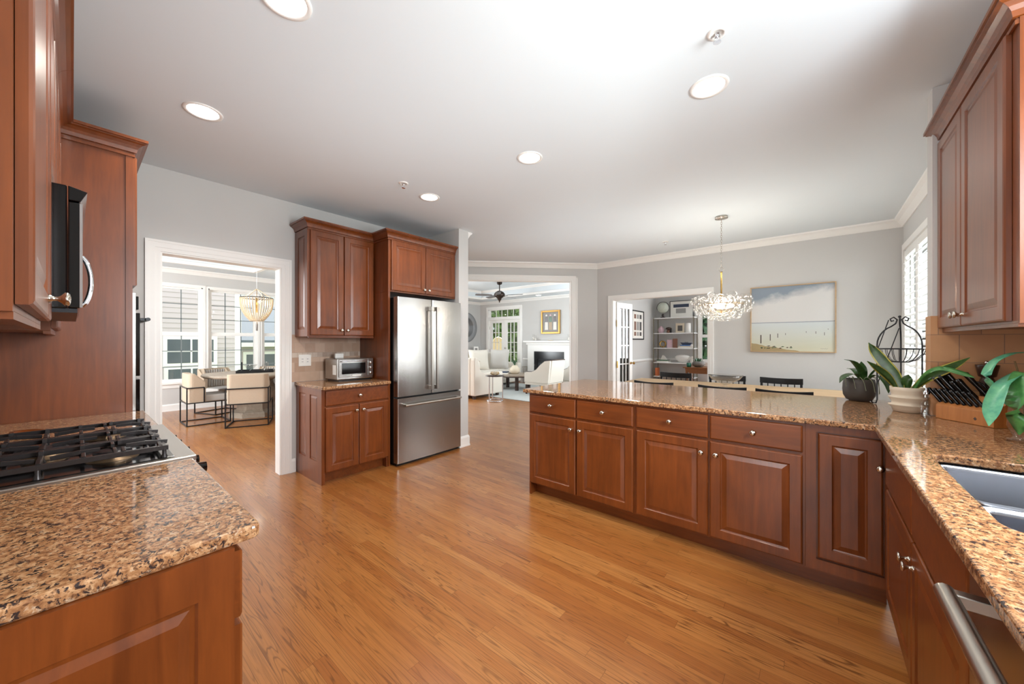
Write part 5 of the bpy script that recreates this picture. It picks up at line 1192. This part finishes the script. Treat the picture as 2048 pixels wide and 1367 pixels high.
part('print', MB().box(-.19, .17, -.0135, -.0121, .255, .335), 'navy', pr); part('print', MB().box(-.13, .10, -.0135, -.0121, .11, .23), 'photo_grey', pr)
S('pink_vase', MB().lathe([(0, 0), (.05, 0), (.075, .06), (.065, .12), (.03, .15), (.035, .17), (0, .16)], 18), 'pink_print', 'pale pink ribbed vase on the second shelf of the office unit', 'vase', .165, .12, 3)
o = thing('toadstool_figure', 'dark capped brown toadstool ornament on the second office shelf', 'ornament', (SX(.34), 9.58, 1.5505)); part('stalk', MB().lathe([(0, 0), (.05, 0), (.045, .05), (.03, .09), (0, .10)], 14), 'photo_brown', o); part('cap', MB().lathe([(.03, .085), (.08, .095), (.06, .135), (0, .15)], 16), 'dark_wood', o)
S('black_figurine', MB().lathe([(0, 0), (.02, 0), (.02, .08), (.012, .10), (0, .105)], 10), 'black_metal', 'tiny black figurine on the second office shelf', 'figurine', .42, .10, 3)
pf = thing('picture_frame', 'cream picture frame with a black and white portrait on the second office shelf', 'picture frame', (SX(.64), 9.54, 1.5505)); part('frame', MB().box(-.10, .10, -.015, .0, 0, .235), 'cream_ceramic', pf); part('picture', MB().box(-.055, .055, -.0165, -.0151, .045, .18), 'photo_dark', pf)
S('white_canister', MB().lathe([(0, 0), (.06, 0), (.06, .23), (0, .235)], 20), 'white_ceramic', 'tall white canister at the right of the second office shelf', 'canister', .83, .14, 3)
o = thing('gold_knot', 'gold woven knot ornament on the third office shelf', 'ornament', (SX(.20), 9.54, 1.1815)); m = MB().torus((0, 0, .092), .075, .016, 24, 8, 'y'); m.tube([(.08*math.cos(t)*math.cos(.9), .08*math.cos(t)*math.sin(.9), .09+.07*math.sin(t)) for t in [2*PI*i/20 for i in range(20)]], .015, 8, True); part('knot', m, 'gold_metal', o)
S('pink_card', MB().box(-.06, .06, -.004, .004, 0, .20), 'pink_print', 'pink greeting card standing on the third office shelf', 'card', .385, .12, 2, .2)
S('floral_print', MB().box(-.055, .055, -.012, .012, 0, .23), 'photo_brown', 'small floral print in pink and brown beside the pink card', 'picture', .52, .12, 2)
for i, (c_, w_, lb) in enumerate((('paper', .14, 'white book at the bottom of the stack on the third office shelf'), ('cream_ceramic', .13, 'cream book in the middle of the stack on the third office shelf'), ('blue_book', .10, 'thin blue book at the top of the stack on the third office shelf'))): S('book', MB().box(-w_, w_, -.09, .09, 0, .024), c_, lb, 'book', .76, .15, 2, 0, 'books on the third office shelf', 0, i*.0245)
o = thing('model_boat', 'dark model boat resting on the stacked books of the third office shelf', 'model boat', (SX(.78), 9.54, 1.2545)); part('hull', MB().prism([(-.13, .06), (-.08, 0), (.10, 0), (.14, .05)], -.02, .02, 'y'), 'navy', o); part('cabin', MB().box(-.03, .05, -.014, .014, .05, .075), 'photo_grey', o)
S('round_ornament', MB().sphere((0, 0, .045), .045), 'white_ceramic', 'small white round ornament at the right end of the third office shelf', 'ornament', .94, .08, 2)
S('book', MB().box(-.14, .14, -.10, .10, 0, .03), 'paper', 'white book flat at the left of the fourth office shelf', 'book', .23, .15, 1, 0, 'books on the fourth office shelf'); S('book', MB().box(-.13, .13, -.09, .09, 0, .025), 'leaf_succulent', 'green book on top of the white book on the fourth office shelf', 'book', .21, .15, 1, 0, 'books on the fourth office shelf', 0, .0305)
S('coral_ornament', MB().prism([(-.09, 0), (.09, 0), (.05, .04), (.02, .10), (-.03, .12), (-.06, .05)], -.03, .03, 'y'), 'white_ceramic', 'white peaked coral ornament on the books of the fourth office shelf', 'ornament', .23, .15, 1, 0, None, .008, .056)
S('clam_shell', MB().lathe([(.0, 0), (.10, .02), (.17, .09), (.18, .14), (.14, .17), (.05, .19), (0, .19)], 14, squash=.5), 'white_ceramic', 'large white clam shell on the fourth office shelf', 'shell', .70, .14, 1)
S('white_vase', MB().lathe([(0, 0), (.04, 0), (.03, .14), (.04, .16), (0, .16)], 14), 'white_ceramic', 'slim white vase at the right end of the fourth office shelf', 'vase', .93, .10, 1)
S('wooden_box', MB().box(-.08, .08, -.06, .06, 0, .05), 'dark_wood', 'dark wooden box on the lowest visible office shelf', 'box', .24, .2, 0, bevel=.004)
for i, (c_, lb) in enumerate((('blue_book', 'blue folder at the bottom of the pile on the lowest visible office shelf'), ('paper', 'white folder in the pile on the lowest visible office shelf'), ('navy', 'dark blue book at the top of the pile on the lowest visible office shelf'))): S('folder', MB().box(-.17, .17, -.12, .12, 0, .022), c_, lb, 'folder', .68, .16, 0, .1, 'folders on the lowest office shelf', 0, i*.0225)
S('orange_book', MB().box(-.03, .03, -.08, .08, 0, .20), 'orange_book', 'orange spined book upright at the left of the lowest visible office shelf', 'book', .06, .14, 0)
pw = thing('photo_collage', 'tall black frame with small family photographs on the office side wall', 'picture frame', (-3.215, 8.49, 1.72), PI/2)
part('frame', MB().box(-.37, -.345, -.025, 0, -.34, .34).box(.345, .37, -.025, 0, -.34, .34).box(-.345, .345, -.025, 0, -.34, -.315).box(-.345, .345, -.025, 0, .315, .34), 'black_metal', pw); part('mat_board', MB().box(-.345, .345, -.012, 0, -.315, .315), 'paper', pw)
k = 0
for z0, z1 in ((.15, .25), (-.12, .08), (-.25, -.16)):
    for x in (-.17, 0, .17):
        k += 1; part('photograph', MB().box(x-(.075 if x == 0 and z0 == -.12 else .06), x+(.075 if x == 0 and z0 == -.12 else .06), -.0135, -.0121, z0, z1), ('photo_dark', 'photo_brown', 'photo_grey')[k % 3], pw)
dk = thing('wooden_desk', 'brown wooden writing desk in the office beside the shelf unit', 'desk', (-2.31, 8.85, 0))
part('tabletop', MB().box(0, 1.3, 0, .48, .735, .76), 'desk_wood', dk, .003); part('apron', MB().prism([(.04, .735), (1.26, .735), (1.26, .62), (.14, .62), (.10, .65), (.05, .66)], .03, .45, 'y'), 'desk_wood', dk)
for x in (.05, 1.22):
    for y in (.04, .41): part('leg', MB().bar((x+.02, y+.02, 0), (x+.02, y+.02, .66), .045), 'desk_wood', dk)
su = thing('succulent_bowl', 'green succulents in a rough grey stone bowl on the office desk', 'potted plant', (-2.02, 9.02, .7605)); part('bowl', MB().lathe([(0, 0), (.07, 0), (.13, .05), (.135, .09), (.10, .13), (.085, .13), (.08, .11), (0, .11)], 22), 'stone_bowl', su)
for k in range(22):
    a = k*2.4; r_ = .02+.07*((k*7) % 10)/10; m = MB(); m.leaf([(r_*math.cos(a), r_*math.sin(a), .10), (r_*1.25*math.cos(a), r_*1.25*math.sin(a), .16), (r_*1.6*math.cos(a), r_*1.6*math.sin(a), .20)], [.012, .026, .003]); part('leaf', m, 'leaf_succulent', su)
cg = thing('green_glass_candle', 'green glass candle jar at the left end of the office desk', 'candle', (-2.20, 8.93, .7605)); part('jar', MB().lathe([(0, 0), (.045, 0), (.05, .09), (.047, .09), (.042, .02), (0, .02)], 18), 'teal_glass', cg); part('wick', MB().tube([(0, 0, .02), (-.02, 0, .15)], .0015, 5), 'paper', cg)
